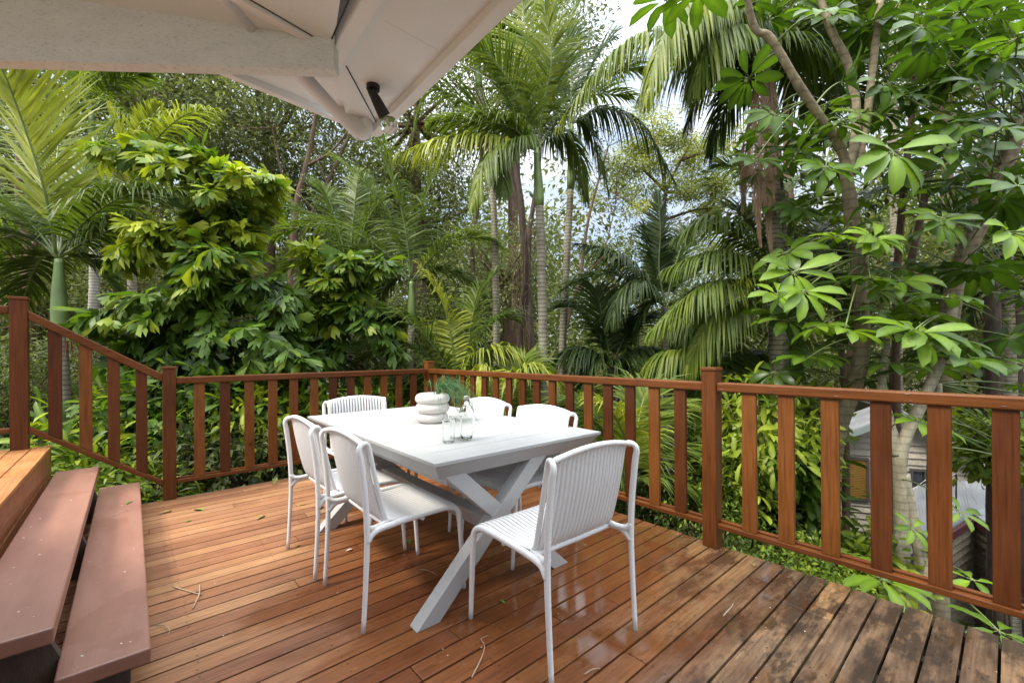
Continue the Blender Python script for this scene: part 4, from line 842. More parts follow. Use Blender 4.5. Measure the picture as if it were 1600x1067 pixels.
palm('tall ringed palm rising from behind the balustrade in the middle of the view', (838, 232), 6.0, [(843, 320), (846, 420), (849, 560), (852, 690)], [
    dict(px=[(838, 235, 6.0), (830, 150, 6.0), (822, 60, 6.0), (812, -40, 6.0)], ll=.55, tint=.72, droop=.15, n=60), dict(px=[(838, 235, 6.0), (800, 170, 6.2), (760, 90, 6.4), (720, 10, 6.6)], ll=.6, tint=.45, n=56),
    dict(px=[(838, 235, 6.0), (780, 195, 6.1), (720, 155, 6.2), (660, 130, 6.3)], ll=.6, tint=.40, n=56), dict(px=[(838, 235, 6.0), (775, 215, 5.8), (700, 215, 5.6), (622, 240, 5.4)], ll=.40, tint=.85, droop=1.0, hang=.5, wid=.035),
    dict(px=[(838, 235, 6.0), (800, 222, 5.8), (760, 245, 5.5), (738, 320, 5.3)], ll=.45, tint=.55, hang=.7, droop=.8, n=60, wid=.034), dict(px=[(838, 235, 6.0), (820, 215, 5.8), (790, 235, 5.7), (785, 300, 5.6)], ll=.4, tint=.4, hang=.5, n=50),
    dict(px=[(838, 235, 6.0), (860, 150, 6.2), (880, 70, 6.4), (910, -10, 6.5)], ll=.6, tint=.4), dict(px=[(838, 235, 6.0), (812, 160, 5.9), (775, 100, 5.8), (728, 60, 5.7)], ll=.6, tint=.55, n=56), dict(px=[(838, 235, 6.0), (850, 160, 5.9), (862, 90, 5.8), (850, 10, 5.7)], ll=.55, tint=.65, n=56), dict(px=[(838, 235, 6.0), (800, 200, 5.9), (745, 190, 5.8), (680, 190, 5.7)], ll=.5, tint=.5, droop=.8), dict(px=[(838, 235, 6.0), (870, 190, 6.4), (920, 150, 6.7), (985, 150, 6.9)], ll=.5, tint=.3), dict(px=[(838, 235, 6.0), (868, 205, 6.1), (900, 230, 6.2), (915, 310, 6.3)], ll=.4, tint=.25, hang=.5)],
    r=.062, shaft=.78, n=54)
palm('second slim palm just right of the tall ringed palm, its crown lost in fronds', (893, 195), 7.4, [(892, 280), (886, 400), (880, 520), (874, 690)], [
    dict(px=[(893, 195, 7.4), (940, 170, 7.4), (1000, 195, 7.3), (1055, 285, 7.2)], ll=.5, tint=.15, hang=.6, n=56), f(960, 60, .3, .2), f(850, 90, .3, .2), f(1000, 110, 0, .3), f(800, 150, .3, .3), f(890, 40, .5, .1), f(950, 300, 0, .5, hang=.5)], r=.062, shaft=1.1, m='palmdark', seeds=None)
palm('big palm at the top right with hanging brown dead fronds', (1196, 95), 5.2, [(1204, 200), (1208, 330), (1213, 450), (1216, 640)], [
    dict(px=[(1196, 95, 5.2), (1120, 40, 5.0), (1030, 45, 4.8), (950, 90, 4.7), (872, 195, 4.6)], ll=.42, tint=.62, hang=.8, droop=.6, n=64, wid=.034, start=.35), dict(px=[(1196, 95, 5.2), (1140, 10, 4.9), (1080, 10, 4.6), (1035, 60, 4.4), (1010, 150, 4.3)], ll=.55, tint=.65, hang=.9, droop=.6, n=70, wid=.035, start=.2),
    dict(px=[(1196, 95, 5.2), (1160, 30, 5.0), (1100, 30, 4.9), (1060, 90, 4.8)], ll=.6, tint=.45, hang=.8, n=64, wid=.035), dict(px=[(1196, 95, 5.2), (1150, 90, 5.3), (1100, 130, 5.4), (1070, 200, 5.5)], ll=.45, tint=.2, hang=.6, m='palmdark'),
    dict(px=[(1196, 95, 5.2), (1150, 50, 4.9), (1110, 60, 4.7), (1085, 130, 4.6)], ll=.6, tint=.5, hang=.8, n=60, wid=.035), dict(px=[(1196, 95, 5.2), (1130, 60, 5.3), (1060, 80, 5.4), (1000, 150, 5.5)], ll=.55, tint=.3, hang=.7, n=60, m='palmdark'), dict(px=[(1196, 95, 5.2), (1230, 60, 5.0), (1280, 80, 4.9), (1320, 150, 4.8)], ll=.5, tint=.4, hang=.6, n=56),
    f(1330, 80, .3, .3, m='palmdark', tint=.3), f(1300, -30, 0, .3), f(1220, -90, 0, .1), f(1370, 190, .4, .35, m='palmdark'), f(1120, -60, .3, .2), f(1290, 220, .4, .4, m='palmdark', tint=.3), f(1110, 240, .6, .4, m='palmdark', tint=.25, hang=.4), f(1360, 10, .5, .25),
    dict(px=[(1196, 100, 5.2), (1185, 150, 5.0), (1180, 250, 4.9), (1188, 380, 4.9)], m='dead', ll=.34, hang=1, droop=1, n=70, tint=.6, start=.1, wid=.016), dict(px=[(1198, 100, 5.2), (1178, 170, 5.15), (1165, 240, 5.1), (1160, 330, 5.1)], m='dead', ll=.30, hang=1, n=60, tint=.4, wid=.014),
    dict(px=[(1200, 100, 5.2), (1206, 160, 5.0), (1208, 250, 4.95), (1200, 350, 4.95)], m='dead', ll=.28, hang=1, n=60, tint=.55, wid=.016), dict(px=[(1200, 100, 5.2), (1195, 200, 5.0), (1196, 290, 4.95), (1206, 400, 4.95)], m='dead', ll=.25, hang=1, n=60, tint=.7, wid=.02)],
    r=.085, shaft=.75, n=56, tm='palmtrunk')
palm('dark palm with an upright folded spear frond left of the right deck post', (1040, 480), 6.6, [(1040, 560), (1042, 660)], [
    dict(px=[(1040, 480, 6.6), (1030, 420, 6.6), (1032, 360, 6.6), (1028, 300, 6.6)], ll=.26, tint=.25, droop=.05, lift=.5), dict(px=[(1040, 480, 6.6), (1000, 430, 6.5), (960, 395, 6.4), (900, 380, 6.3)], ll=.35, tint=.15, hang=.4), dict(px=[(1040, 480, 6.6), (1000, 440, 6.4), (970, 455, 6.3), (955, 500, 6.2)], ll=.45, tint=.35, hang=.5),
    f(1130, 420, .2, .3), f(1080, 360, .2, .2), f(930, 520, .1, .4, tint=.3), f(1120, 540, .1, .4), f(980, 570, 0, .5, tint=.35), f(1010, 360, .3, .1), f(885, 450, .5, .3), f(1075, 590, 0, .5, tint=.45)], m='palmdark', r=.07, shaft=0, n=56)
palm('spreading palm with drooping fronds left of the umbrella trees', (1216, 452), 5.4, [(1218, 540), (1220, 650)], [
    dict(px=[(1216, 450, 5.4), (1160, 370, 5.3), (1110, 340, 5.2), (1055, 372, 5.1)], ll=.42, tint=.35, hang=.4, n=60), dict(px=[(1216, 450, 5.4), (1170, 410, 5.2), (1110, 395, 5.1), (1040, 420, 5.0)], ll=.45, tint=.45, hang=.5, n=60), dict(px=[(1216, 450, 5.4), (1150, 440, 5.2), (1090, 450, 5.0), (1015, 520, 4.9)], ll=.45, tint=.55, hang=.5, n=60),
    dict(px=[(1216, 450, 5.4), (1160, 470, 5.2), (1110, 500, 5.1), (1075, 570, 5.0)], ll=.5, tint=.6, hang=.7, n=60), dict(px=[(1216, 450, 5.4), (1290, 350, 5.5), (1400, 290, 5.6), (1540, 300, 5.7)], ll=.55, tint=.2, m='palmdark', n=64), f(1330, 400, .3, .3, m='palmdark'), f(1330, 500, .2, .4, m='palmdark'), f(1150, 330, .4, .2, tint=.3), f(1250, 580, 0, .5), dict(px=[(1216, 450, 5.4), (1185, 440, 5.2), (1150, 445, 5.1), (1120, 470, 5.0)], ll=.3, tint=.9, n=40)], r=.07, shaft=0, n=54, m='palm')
palm('twin stemmed slim palm directly behind the right deck post', (1204, 330), 7.0, [(1206, 450), (1204, 560), (1200, 700)], [f(1120, 260, .3, .3), f(1290, 280, .2, .3), f(1150, 380, .2, .4), f(1260, 400, 0, .4)], r=.06, shaft=.3, m='palmdark')
palm('low bright palm seen through the right balustrade beyond the chairs', (985, 760), 4.6, [(985, 800)], [
    dict(px=[(985, 760, 4.6), (980, 700, 4.5), (960, 650, 4.4), (925, 625, 4.4)], tint=.85, ll=.36), dict(px=[(985, 760, 4.6), (1000, 690, 4.7), (1040, 640, 4.8), (1085, 640, 4.9)], tint=.65, ll=.42), f(900, 690, .2, .4, tint=.5), f(1090, 720, .1, .4, tint=.55), f(1010, 610, .3, .2, tint=.5), f(870, 640, .4, .4, tint=.35), f(1060, 780, 0, .5, tint=.5), f(930, 780, 0, .5, tint=.5)], r=.05, shaft=0, n=44)
palm('low palm with pale yellow fronds behind the slim palm stem and rail', (790, 690), 5.6, [(790, 740)], [
    dict(px=[(790, 690, 5.6), (770, 620, 5.5), (760, 575, 5.5), (745, 610, 5.4)], tint=.9, ll=.45, hang=.5), dict(px=[(790, 690, 5.6), (800, 610, 5.5), (830, 570, 5.4), (880, 600, 5.3)], tint=.75, ll=.45, hang=.3), f(700, 660, .2, .4, tint=.6), f(900, 660, .2, .4, tint=.5), f(820, 560, .3, .2, tint=.55), f(730, 720, 0, .5), f(860, 720, 0, .5)], r=.05, shaft=0, n=44)
palm('dark palm at the far right edge behind the umbrella trees', (1570, 400), 6.6, [(1572, 520), (1575, 640)], [f(1440, 330, .2, .3), f(1480, 450, .1, .35), f(1500, 540, 0, .45), f(1660, 350, 0, .3), f(1640, 520, 0, .4), f(1560, 290, .3, .1), f(1420, 500, .4, .35), f(1600, 600, 0, .4)], r=.10, shaft=0, m='palmdark', tint=.2, tm='palmtrunk')
palm('dark palm crown above the umbrella trees at the top right', (1390, 60), 8.2, [(1395, 200), (1400, 400)], [f(1250, 60, 0, .3), f(1500, 60, 0, .3), f(1300, 150, 0, .4), f(1460, 170, 0, .4), f(1330, -30, 0, .2), f(1440, -40, 0, .2), f(1270, -10, .3, .2), f(1390, -70, 0, .1)], r=.08, shaft=.4, m='palmdark', tint=.3)
palm('small dark palm below the fishtail palm behind the far balustrade', (500, 560), 7.0, [(500, 650)], [f(400, 520, 0, .3), f(590, 500, .1, .3), f(440, 470, .2, .2), f(540, 450, .2, .2), f(620, 590, 0, .4), f(390, 600, 0, .4), f(470, 620, -.2, .5), f(560, 620, -.2, .5)], r=.05, shaft=0, m='palmdark', tint=.4)

palm('dark arching palm low in the middle between the slim stems and the right post', (955, 575), 6.6, [(955, 650)], [f(880, 480, .2, .3, tint=.35), f(1010, 500, .2, .25, tint=.3), f(1045, 560, 0, .35, tint=.4, hang=.4), f(870, 560, 0, .35, tint=.3, hang=.3), f(930, 455, .4, .15, tint=.4), f(985, 650, -.2, .6, tint=.5), f(900, 640, -.2, .6, tint=.4)], r=.06, shaft=0, m='palmdark', n=54, ll=.55)
palm('grassy drooping palm just left of the right deck post', (1120, 600), 5.6, [(1120, 680)], [f(1050, 500, .1, .35, tint=.45, hang=.5), f(1010, 570, -.1, .4, tint=.55, hang=.6), f(1150, 500, .2, .3, tint=.35, hang=.3), f(1190, 560, .1, .4, tint=.35, hang=.4), f(1080, 640, -.2, .6, tint=.5, hang=.5), f(1100, 470, .3, .2, tint=.35)], r=.06, shaft=0, n=56, ll=.5)
palm('arching palm behind the fishtail palm, left of the mid palm', (545, 430), 8.6, [(545, 520), (548, 650)], [f(440, 330, .2, .3, tint=.45), f(500, 290, .3, .2, tint=.5), f(610, 310, .2, .3, tint=.4), f(650, 400, 0, .35, tint=.35), f(440, 430, 0, .35, tint=.4), f(560, 270, .2, .1, tint=.5)], r=.06, shaft=.4, n=54, ll=.55)
palm('tall palm crown filling the gap right of the eave edge', (740, 60), 7.6, [(752, 160), (770, 300), (775, 500)], [f(640, 120, 0, .3, tint=.45), f(700, -60, .2, .1, tint=.5), f(650, 190, -.2, .4, tint=.55, hang=.4), f(840, 100, .2, .3, tint=.35), f(800, 190, 0, .4, tint=.3, hang=.4), f(790, -40, .2, .2, tint=.5)], r=.055, shaft=.8, n=56, ll=.5)
# fishtail palm: large bipinnate leaves with wedge leaflets
def fishtail(label, stem, fr_px, r=.06, dens=1.0):
    c = at(*stem[0]); q = [at(*s_) for s_ in stem]; b_ = q[-1].copy(); b_[2] = float(gz(b_[0], b_[1]))-.1
    root = thing('fishtail_palm', b_, label, 'palm tree'); pp = smoothpath((q+[b_])[::-1], 24); part(MB().tube(pp, np.linspace(r*1.3, r*.8, 24), 10), 'trunk', MT['brown'], root, smooth=True)
    for (pth, width, tint) in fr_px:
        P_ = smoothpath([at(*z_) for z_ in pth], 26); T_ = unit(np.gradient(P_, axis=0)); S_ = unit(np.cross(T_, [0, 0, 1.0])); mb = MB(); rb = MB(); rb.tube(P_, np.linspace(.022, .005, 26), 6)
        n_ = int(10*dens)
        for i_ in range(n_):
            x = .12+.88*i_/(n_-1); k_ = min(25, int(x*25)); L = width*math.sin(math.pi*min(1, .22+.72*x))*rnd.uniform(.8, 1.1)
            for sg in (-1, 1):
                d_ = unit(T_[k_]*.6+S_[k_]*sg*.9+np.array([0, 0, .22])+rng.normal(0, .38, 3)); q0 = P_[k_]; q2 = q0+d_*L+np.array([0, 0, -L*.30]); q1 = q0+d_*L*.55+np.array([0, 0, .06*L]); B_ = bez(q0, q1, q2, 12); rb.tube(B_, np.linspace(.006, .002, 12), 4, cap=False)
                nl = max(7, int(18*L/.6)); tt = np.repeat(np.linspace(.12, 1, nl), 2); sg2 = np.tile([1, -1], nl)[:, None].astype(float); m_ = len(tt)
                p = np.stack([np.interp(tt*11, np.arange(12), B_[:, c_]) for c_ in range(3)], 1); tb_ = unit(B_[-1]-B_[0]); sd_ = unit(np.cross(tb_, [0, 0, 1.0]))
                A = unit(tb_*.75+sd_*sg2*.7+np.array([0, 0, -.62])+rng.normal(0, .42, (m_, 3))); Nn = unit(rng.normal(0, .6, (m_, 3))+np.array([0, 0, .8])-FW*.5)
                leaf_cards(mb, p, A, Nn, rng.uniform(.17, .32, m_), rng.uniform(.07, .125, m_), np.clip(tint*.82+rng.normal(0, .11, m_)+.38*(tt-.5)+rng.normal(0, .08), 0, 1), 'fish')
        fo_ = part(mb, 'frond', MT['fish'], root, smooth=True); part(rb, 'rachis', MT['rachis'], fo_, (root,), smooth=True)
fishtail('fishtail palm with a bright yellow green crown of ragged wedge leaflets at the left', [(352, 430, 5.6), (355, 520, 5.6), (350, 640, 5.6)], [
    ([(352, 430, 5.6), (330, 340, 5.4), (270, 260, 5.2), (180, 235, 5.0)], .55, .80), ([(352, 430, 5.6), (345, 340, 5.5), (330, 280, 5.4), (300, 240, 5.3)], .55, .62), ([(352, 430, 5.6), (365, 350, 5.5), (385, 300, 5.4), (415, 275, 5.3)], .50, .75),
    ([(352, 430, 5.6), (300, 375, 5.3), (250, 360, 5.1), (190, 395, 5.0)], .42, .82), 
    ([(352, 500, 5.6), (300, 480, 5.2), (220, 475, 5.0), (135, 500, 4.8)], .48, .50), ([(352, 510, 5.6), (300, 520, 5.4), (230, 530, 5.2), (170, 560, 5.1)], .5, .25), ([(352, 500, 5.6), (330, 460, 5.4), (290, 455, 5.3), (250, 480, 5.2)], .4, .35),
    ([(352, 480, 5.6), (390, 450, 5.5), (425, 450, 5.4), (450, 490, 5.3)], .34, .36), ([(352, 520, 5.6), (380, 520, 5.3), (420, 530, 5.2), (470, 560, 5.1)], .5, .3), ([(352, 520, 5.6), (330, 540, 5.3), (290, 560, 5.2), (250, 600, 5.1)], .5, .2), ([(352, 430, 5.6), (345, 400, 5.2), (330, 400, 5.1), (310, 440, 5.0)], .35, .45)])
fishtail('second smaller fishtail palm with fresh yellow tips right of the first', [(520, 520, 6.2), (522, 640, 6.2)], [
    ([(520, 520, 6.2), (510, 460, 6.1), (500, 415, 6.0), (480, 390, 5.9)], .35, .80), ([(520, 520, 6.2), (540, 460, 6.2), (560, 425, 6.1), (600, 410, 6.0)], .38, .5), ([(520, 520, 6.2), (480, 480, 6.0), (450, 470, 5.9), (430, 490, 5.8)], .38, .55),
    ([(520, 520, 6.2), (560, 490, 6.1), (590, 500, 6.0), (615, 540, 5.9)], .40, .35), ([(520, 520, 6.2), (500, 540, 6.0), (470, 570, 5.9), (440, 610, 5.8)], .40, .25), ([(520, 520, 6.2), (525, 470, 6.0), (530, 440, 5.9), (545, 400, 5.8)], .32, .62)], dens=.9)

# ------------------------------------------------------------------ umbrella trees
def rosette(mb, st, c, axis, nl, L, tint, spread=1.15, arc=2*math.pi):
    axis = unit(np.asarray(axis, float)); a = np.cross(axis, [0.3, .5, .8]); a = unit(a); b2 = np.cross(axis, a); ph0 = rnd.uniform(0, 6.28); ph = ph0+np.arange(nl)/nl*arc+rng.normal(0, .08, nl)
    rad = np.cos(ph)[:, None]*a+np.sin(ph)[:, None]*b2; A = unit(rad*math.sin(spread)+axis*math.cos(spread)+np.array([0, 0, -.42])+rng.normal(0, .07, (nl, 3)))
    Nn = unit(axis*1.0-rad*.25+rng.normal(0, .10, (nl, 3))); stp = c+A*L*.16
    for i_ in range(nl): st.tube([c, stp[i_]+0*c], .004, 3, .7, cap=False)
    LL = L*rng.uniform(.82, 1.12, nl); leaf_cards(mb, stp, A, Nn, LL, LL*rng.uniform(.33, .42, nl), np.clip(tint+rng.normal(0, .07, nl), 0, 1), 'oval')
def fan(mb, st, c, nl, L, tint, a0=-12, a1=192, toward=.35):
    ph = np.radians(np.linspace(a0, a1, nl)+rng.normal(0, 3, nl)); A = unit(np.cos(ph)[:, None]*RT-np.sin(ph)[:, None]*UP*.95-FW*toward+rng.normal(0, .05, (nl, 3))); Nn = unit(-FW+UP*.65+np.cos(ph)[:, None]*RT*.3+rng.normal(0, .07, (nl, 3)))
    stp = c+A*L*.14
    for i_ in range(nl): st.tube([c, stp[i_]], .004, 3, .7, cap=False)
    LL = L*rng.uniform(.9, 1.1, nl); leaf_cards(mb, stp, A, Nn, LL, LL*rng.uniform(.31, .37, nl), np.clip(tint+rng.normal(0, .05, nl), 0, 1), 'oval')
def umbrella(label, limbs_, bark_, ros, fill, r0=.08, name='umbrella_tree'):
    q = at(*limbs_[0][0][0]); b_ = q.copy(); b_[2] = min(float(gz(b_[0], b_[1])), b_[2])-.1; root = thing(name, b_, label, 'tree')
    tm_ = MB(); tips = []
    for i_, (pl, ra, rb) in enumerate(limbs_):
        P_ = [at(*z_) for z_ in pl]
        if i_ == 0: P_ = [b_]+P_
        pp = smoothpath(P_, 36); tm_.tube(pp, np.linspace(ra, rb, 36)*(1+.05*np.sin(np.arange(36)*.9+i_)+.02*rng.normal(0, 1, 36)), 12); tips.append(pp)
    mb = MB(); st = MB(); allp = np.vstack(tips)
    for (u_, v_, D_, nl, L, ti_, ax) in ros:
        c = at(u_, v_, D_); (fan(mb, st, c, nl, L, ti_, *ax[1:]) if ax[0] == 'fan' else rosette(mb, st, c, ax, nl, L, ti_, 1.2))
        j_ = np.argmin(np.linalg.norm(allp-c, axis=1)); st.tube(bez(allp[j_], (allp[j_]+c)/2+np.array([0, 0, .1]), c, 8), .006, 5, .5)
    for (u0, u1, v0, v1, d0, d1, n_, L, t0, t1) in fill:
        for _ in range(n_):
            c = at(rnd.uniform(u0, u1), rnd.uniform(v0, v1), rnd.uniform(d0, d1)); rosette(mb, st, c, np.array([0, 0, 1.0])+rng.normal(0, .35, 3)-FW*.15, rnd.randint(7, 11), L*rnd.uniform(.75, 1.15), rnd.uniform(t0, t1), rnd.uniform(1.1, 1.5))
            j_ = np.argmin(np.linalg.norm(allp-c, axis=1))
            if True: st.tube(bez(allp[j_], (allp[j_]+c)/2+np.array([0, 0, .08]), c, 7), np.linspace(.012, .005, 7), 4, .5)
    part(tm_, 'trunk', MT[bark_], root, smooth=True); part(mb, 'crown', MT['umb'], root, smooth=True); part(st, 'leaf_stalks', MT['rachis'], root, smooth=True)
    return root
UPc = np.array([-.35, -.5, .8])
umbrella('umbrella tree with a long pale limb curving up to the left, glossy leaflets in fans', [
    ([(1300, 880, 5.0), (1306, 700, 4.8), (1345, 560, 4.5), (1342, 440, 4.4), (1330, 330, 4.3), (1322, 270, 4.2)], .085, .055),
    ([(1325, 275, 4.2), (1310, 225, 4.15), (1255, 145, 4.0), (1205, 62, 3.9), (1180, 45, 3.9), (1163, -20, 3.8)], .045, .026), ([(1325, 270, 4.2), (1338, 200, 4.3), (1328, 110, 4.3), (1300, 50, 4.3), (1275, -20, 4.3)], .045, .032), ([(1335, 270, 4.25), (1352, 200, 4.3), (1362, 120, 4.3), (1375, 0, 4.3)], .040, .030),
    ([(1342, 440, 4.4), (1350, 420, 4.3), (1352, 400, 4.25)], .04, .03)], 'umbtrunk', [
    (1395, 236, 3.1, 8, .31, .72, ('fan', -5, 185, .3)), (1240, 425, 3.4, 7, .27, .78, ('fan', -15, 200, .4)), (1255, 455, 3.3, 6, .24, .8, ('fan', 0, 180, .5)), (1366, 372, 3.5, 9, .20, .90, (-.3, -.6, .7)), (1290, 262, 3.8, 9, .26, .55, UPc), (1215, 460, 3.6, 8, .22, .85, UPc), (1320, 515, 3.3, 10, .27, .72, (0, -.25, .95)), (1262, 560, 3.6, 9, .24, .6, (0, -.2, .95)),
    (1310, 370, 3.7, 8, .2, .8, (0, -.2, .9)), (1360, 435, 3.8, 9, .22, .6, (0, -.2, .9)), (1280, 20, 3.5, 8, .26, .5, UPc), (1090, -10, 3.4, 8, .28, .5, (0, 0, 1)), (1040, 0, 3.6, 9, .28, .35, (0, 0, 1)), (1345, 178, 3.9, 8, .2, .85, UPc), (1180, 250, 4.0, 8, .24, .3, UPc)],
    [(1200, 1420, 280, 600, 3.8, 5.0, 40, .25, .2, .7), (1150, 1420, -20, 260, 3.9, 5.2, 30, .27, .1, .5)])
umbrella('umbrella tree at the right edge with a thick leaning trunk and dark glossy leaflets', [
    ([(1466, 900, 5.0), (1466, 700, 4.9), (1480, 520, 4.8), (1498, 420, 4.7), (1530, 350, 4.6), (1575, 240, 4.5), (1620, 140, 4.4)], .10, .07), ([(1500, 430, 4.7), (1528, 330, 4.9), (1545, 200, 5.0), (1550, 60, 5.1)], .06, .04), ([(1490, 470, 4.8), (1440, 430, 5.2), (1405, 480, 5.4)], .035, .03)], 'umbtrunk', [
    (1470, 340, 3.7, 9, .24, .55, UPc), (1430, 515, 3.1, 12, .29, .68, (-.1, -.35, .9)), (1432, 520, 3.05, 7, .26, .72, ('fan', -10, 190, .8)), (1575, 362, 3.0, 7, .25, .90, ('fan', 0, 190, .5)), (1365, 372, 3.5, 6, .2, .85, ('fan', 10, 170, .6)), (1290, 262, 3.7, 6, .25, .5, ('fan', 0, 180, .3)), (1470, 345, 3.6, 7, .24, .5, ('fan', 0, 180, .5)), (1500, 190, 3.5, 7, .27, .3, ('fan', 0, 180, .3)), (1440, 40, 3.6, 7, .28, .25, ('fan', 0, 180, .3)), (1560, 90, 3.4, 7, .28, .3, ('fan', 0, 180, .3)), (1380, 130, 3.8, 6, .26, .3, ('fan', 0, 180, .3)), (1480, 465, 3.5, 9, .25, .4, (0, -.2, 1)), (1500, 560, 3.0, 8, .26, .4, (0, -.2, 1)), (1560, 200, 3.4, 9, .27, .45, UPc), (1450, 75, 3.6, 9, .27, .25, (0, 0, 1)), (1530, 130, 3.5, 9, .28, .3, UPc), (1590, 60, 3.2, 9, .28, .5, (0, 0, 1)), (1500, 20, 3.6, 9, .28, .25, (0, 0, 1)), (1590, 290, 3.1, 8, .25, .4, UPc), (1410, 150, 3.8, 8, .26, .3, UPc), (1480, 230, 3.6, 9, .26, .35, UPc)],
    [(1400, 1640, 240, 600, 3.9, 5.4, 40, .26, .15, .6), (1390, 1640, -30, 240, 4.0, 5.2, 54, .26, .1, .6)])
umbrella('pale barked tree forking low down, seen between the right balusters', [
    ([(1410, 905, 4.2), (1408, 800, 4.2), (1406, 720, 4.2), (1416, 680, 4.2), (1440, 630, 4.2), (1470, 560, 4.3), (1490, 480, 4.5)], .068, .04), ([(1404, 712, 4.2), (1390, 660, 4.25), (1378, 600, 4.4), (1385, 540, 4.6)], .045, .035), ([(1440, 905, 4.15), (1436, 860, 4.15), (1424, 800, 4.18), (1412, 740, 4.2)], .05, .045), ([(1445, 930, 3.9), (1462, 860, 3.95), (1474, 790, 4.1), (1470, 720, 4.3), (1466, 600, 4.6)], .045, .03)], 'paleumb', [
    (1440, 660, 3.3, 9, .22, .9, (0, -.3, .9)), (1380, 905, 2.85, 9, .24, .75, (-.1, -.15, 1)), (1560, 985, 2.5, 7, .2, .6, (0, -.2, 1)), (1425, 825, 3.4, 6, .15, .6, UPc), (1500, 800, 3.3, 6, .15, .7, UPc), (1520, 905, 2.9, 6, .18, .7, (0, 0, 1))], [(1500, 1640, 600, 760, 4.2, 5.4, 14, .16, .3, .8)])
# slim trunks in the right background
for (lab, D_, pl, r_, bk) in (('dark mossy palm trunk behind the right hand baluster', 6.0, [(1560, 900), (1556, 700), (1552, 560), (1548, 430)], .115, 'darkbark'), ('second dark trunk close to the right edge of the view', 6.6, [(1598, 900), (1590, 700), (1588, 540), (1585, 440)], .11, 'darkbark'), ('slim brown trunk through the left of the weatherboard house', 6.0, [(1322, 880), (1322, 760), (1320, 640), (1316, 560), (1300, 430)], .05, 'brown'), ('grey trunk low between deck edge and shrubs', 5.4, [(1222, 900), (1226, 830), (1222, 700), (1224, 560), (1222, 300)], .075, 'palmtrunk'), ('slender brown sapling rising between the umbrella tree limbs', 5.6, [(1400, 560), (1402, 420), (1412, 300), (1425, 180), (1435, 60)], .045, 'brown'), ('leaning brown sapling right of centre in the umbrella trees', 5.8, [(1395, 620), (1410, 480), (1440, 330), (1462, 220), (1490, 60)], .05, 'brown')):
    q = [at(u_, v_, D_) for (u_, v_) in pl]; b_ = q[0].copy(); b_[2] = min(float(gz(b_[0], b_[1])), b_[2])-.1; root = thing('slim_tree', b_, lab, 'tree'); pp = smoothpath([b_]+q, 30)
    part(MB().tube(pp, np.linspace(r_*1.1, r_*.7, 30)*(1+.04*np.sin(np.arange(30)*1.9)), 10), 'trunk', MT[bk], root, smooth=True)
    C = pp[-1]+rng.normal(0, .45, (14, 3)); mb = MB(); cluster_leaves(mb, C, 40, .22, .15, .055, .4); part(mb, 'crown', MT['far'], root); mb = MB(); limbs(mb, pp[-1], C, r_*.6, 12); part(mb, 'branches', MT[bk], root)

# ------------------------------------------------------------------ shrubs and undergrowth
def shrub(label, u_, v_, D_, rad, ncl, per, cr_, ll_, lw_, m='shrub', tint=.5, kind='diamond', cat='shrub', group=None, flat=.7, tv=.25):
    c = at(u_, v_, D_); g_ = float(gz(c[0], c[1])); root = thing('shrub', (c[0], c[1], min(g_, c[2]-rad[2])), label, cat, group)
    C = crown_pts(c, rad, ncl, .3); st = MB(); b_ = c-np.array([0, 0, rad[2]*1.1])
    for _ in range(3): st.tube([b_+rng.normal(0, .03, 3), np.array(root.location)+rng.normal(0, .12, 3)], .010, 4)
    for e in C[:min(26, ncl)]: st.tube(bez(b_, (b_+e)/2+rng.normal(0, .1, 3)+np.array([0, 0, .15]), e, 8), np.linspace(.014, .004, 8), 4)
    part(st, 'stems', MT['brown'], root, smooth=True); mb = MB(); cluster_leaves(mb, C, per, cr_, ll_, lw_, tint, kind, flat, .35, tv); part(mb, 'foliage', MT[m], root, smooth=(kind == 'oval'))
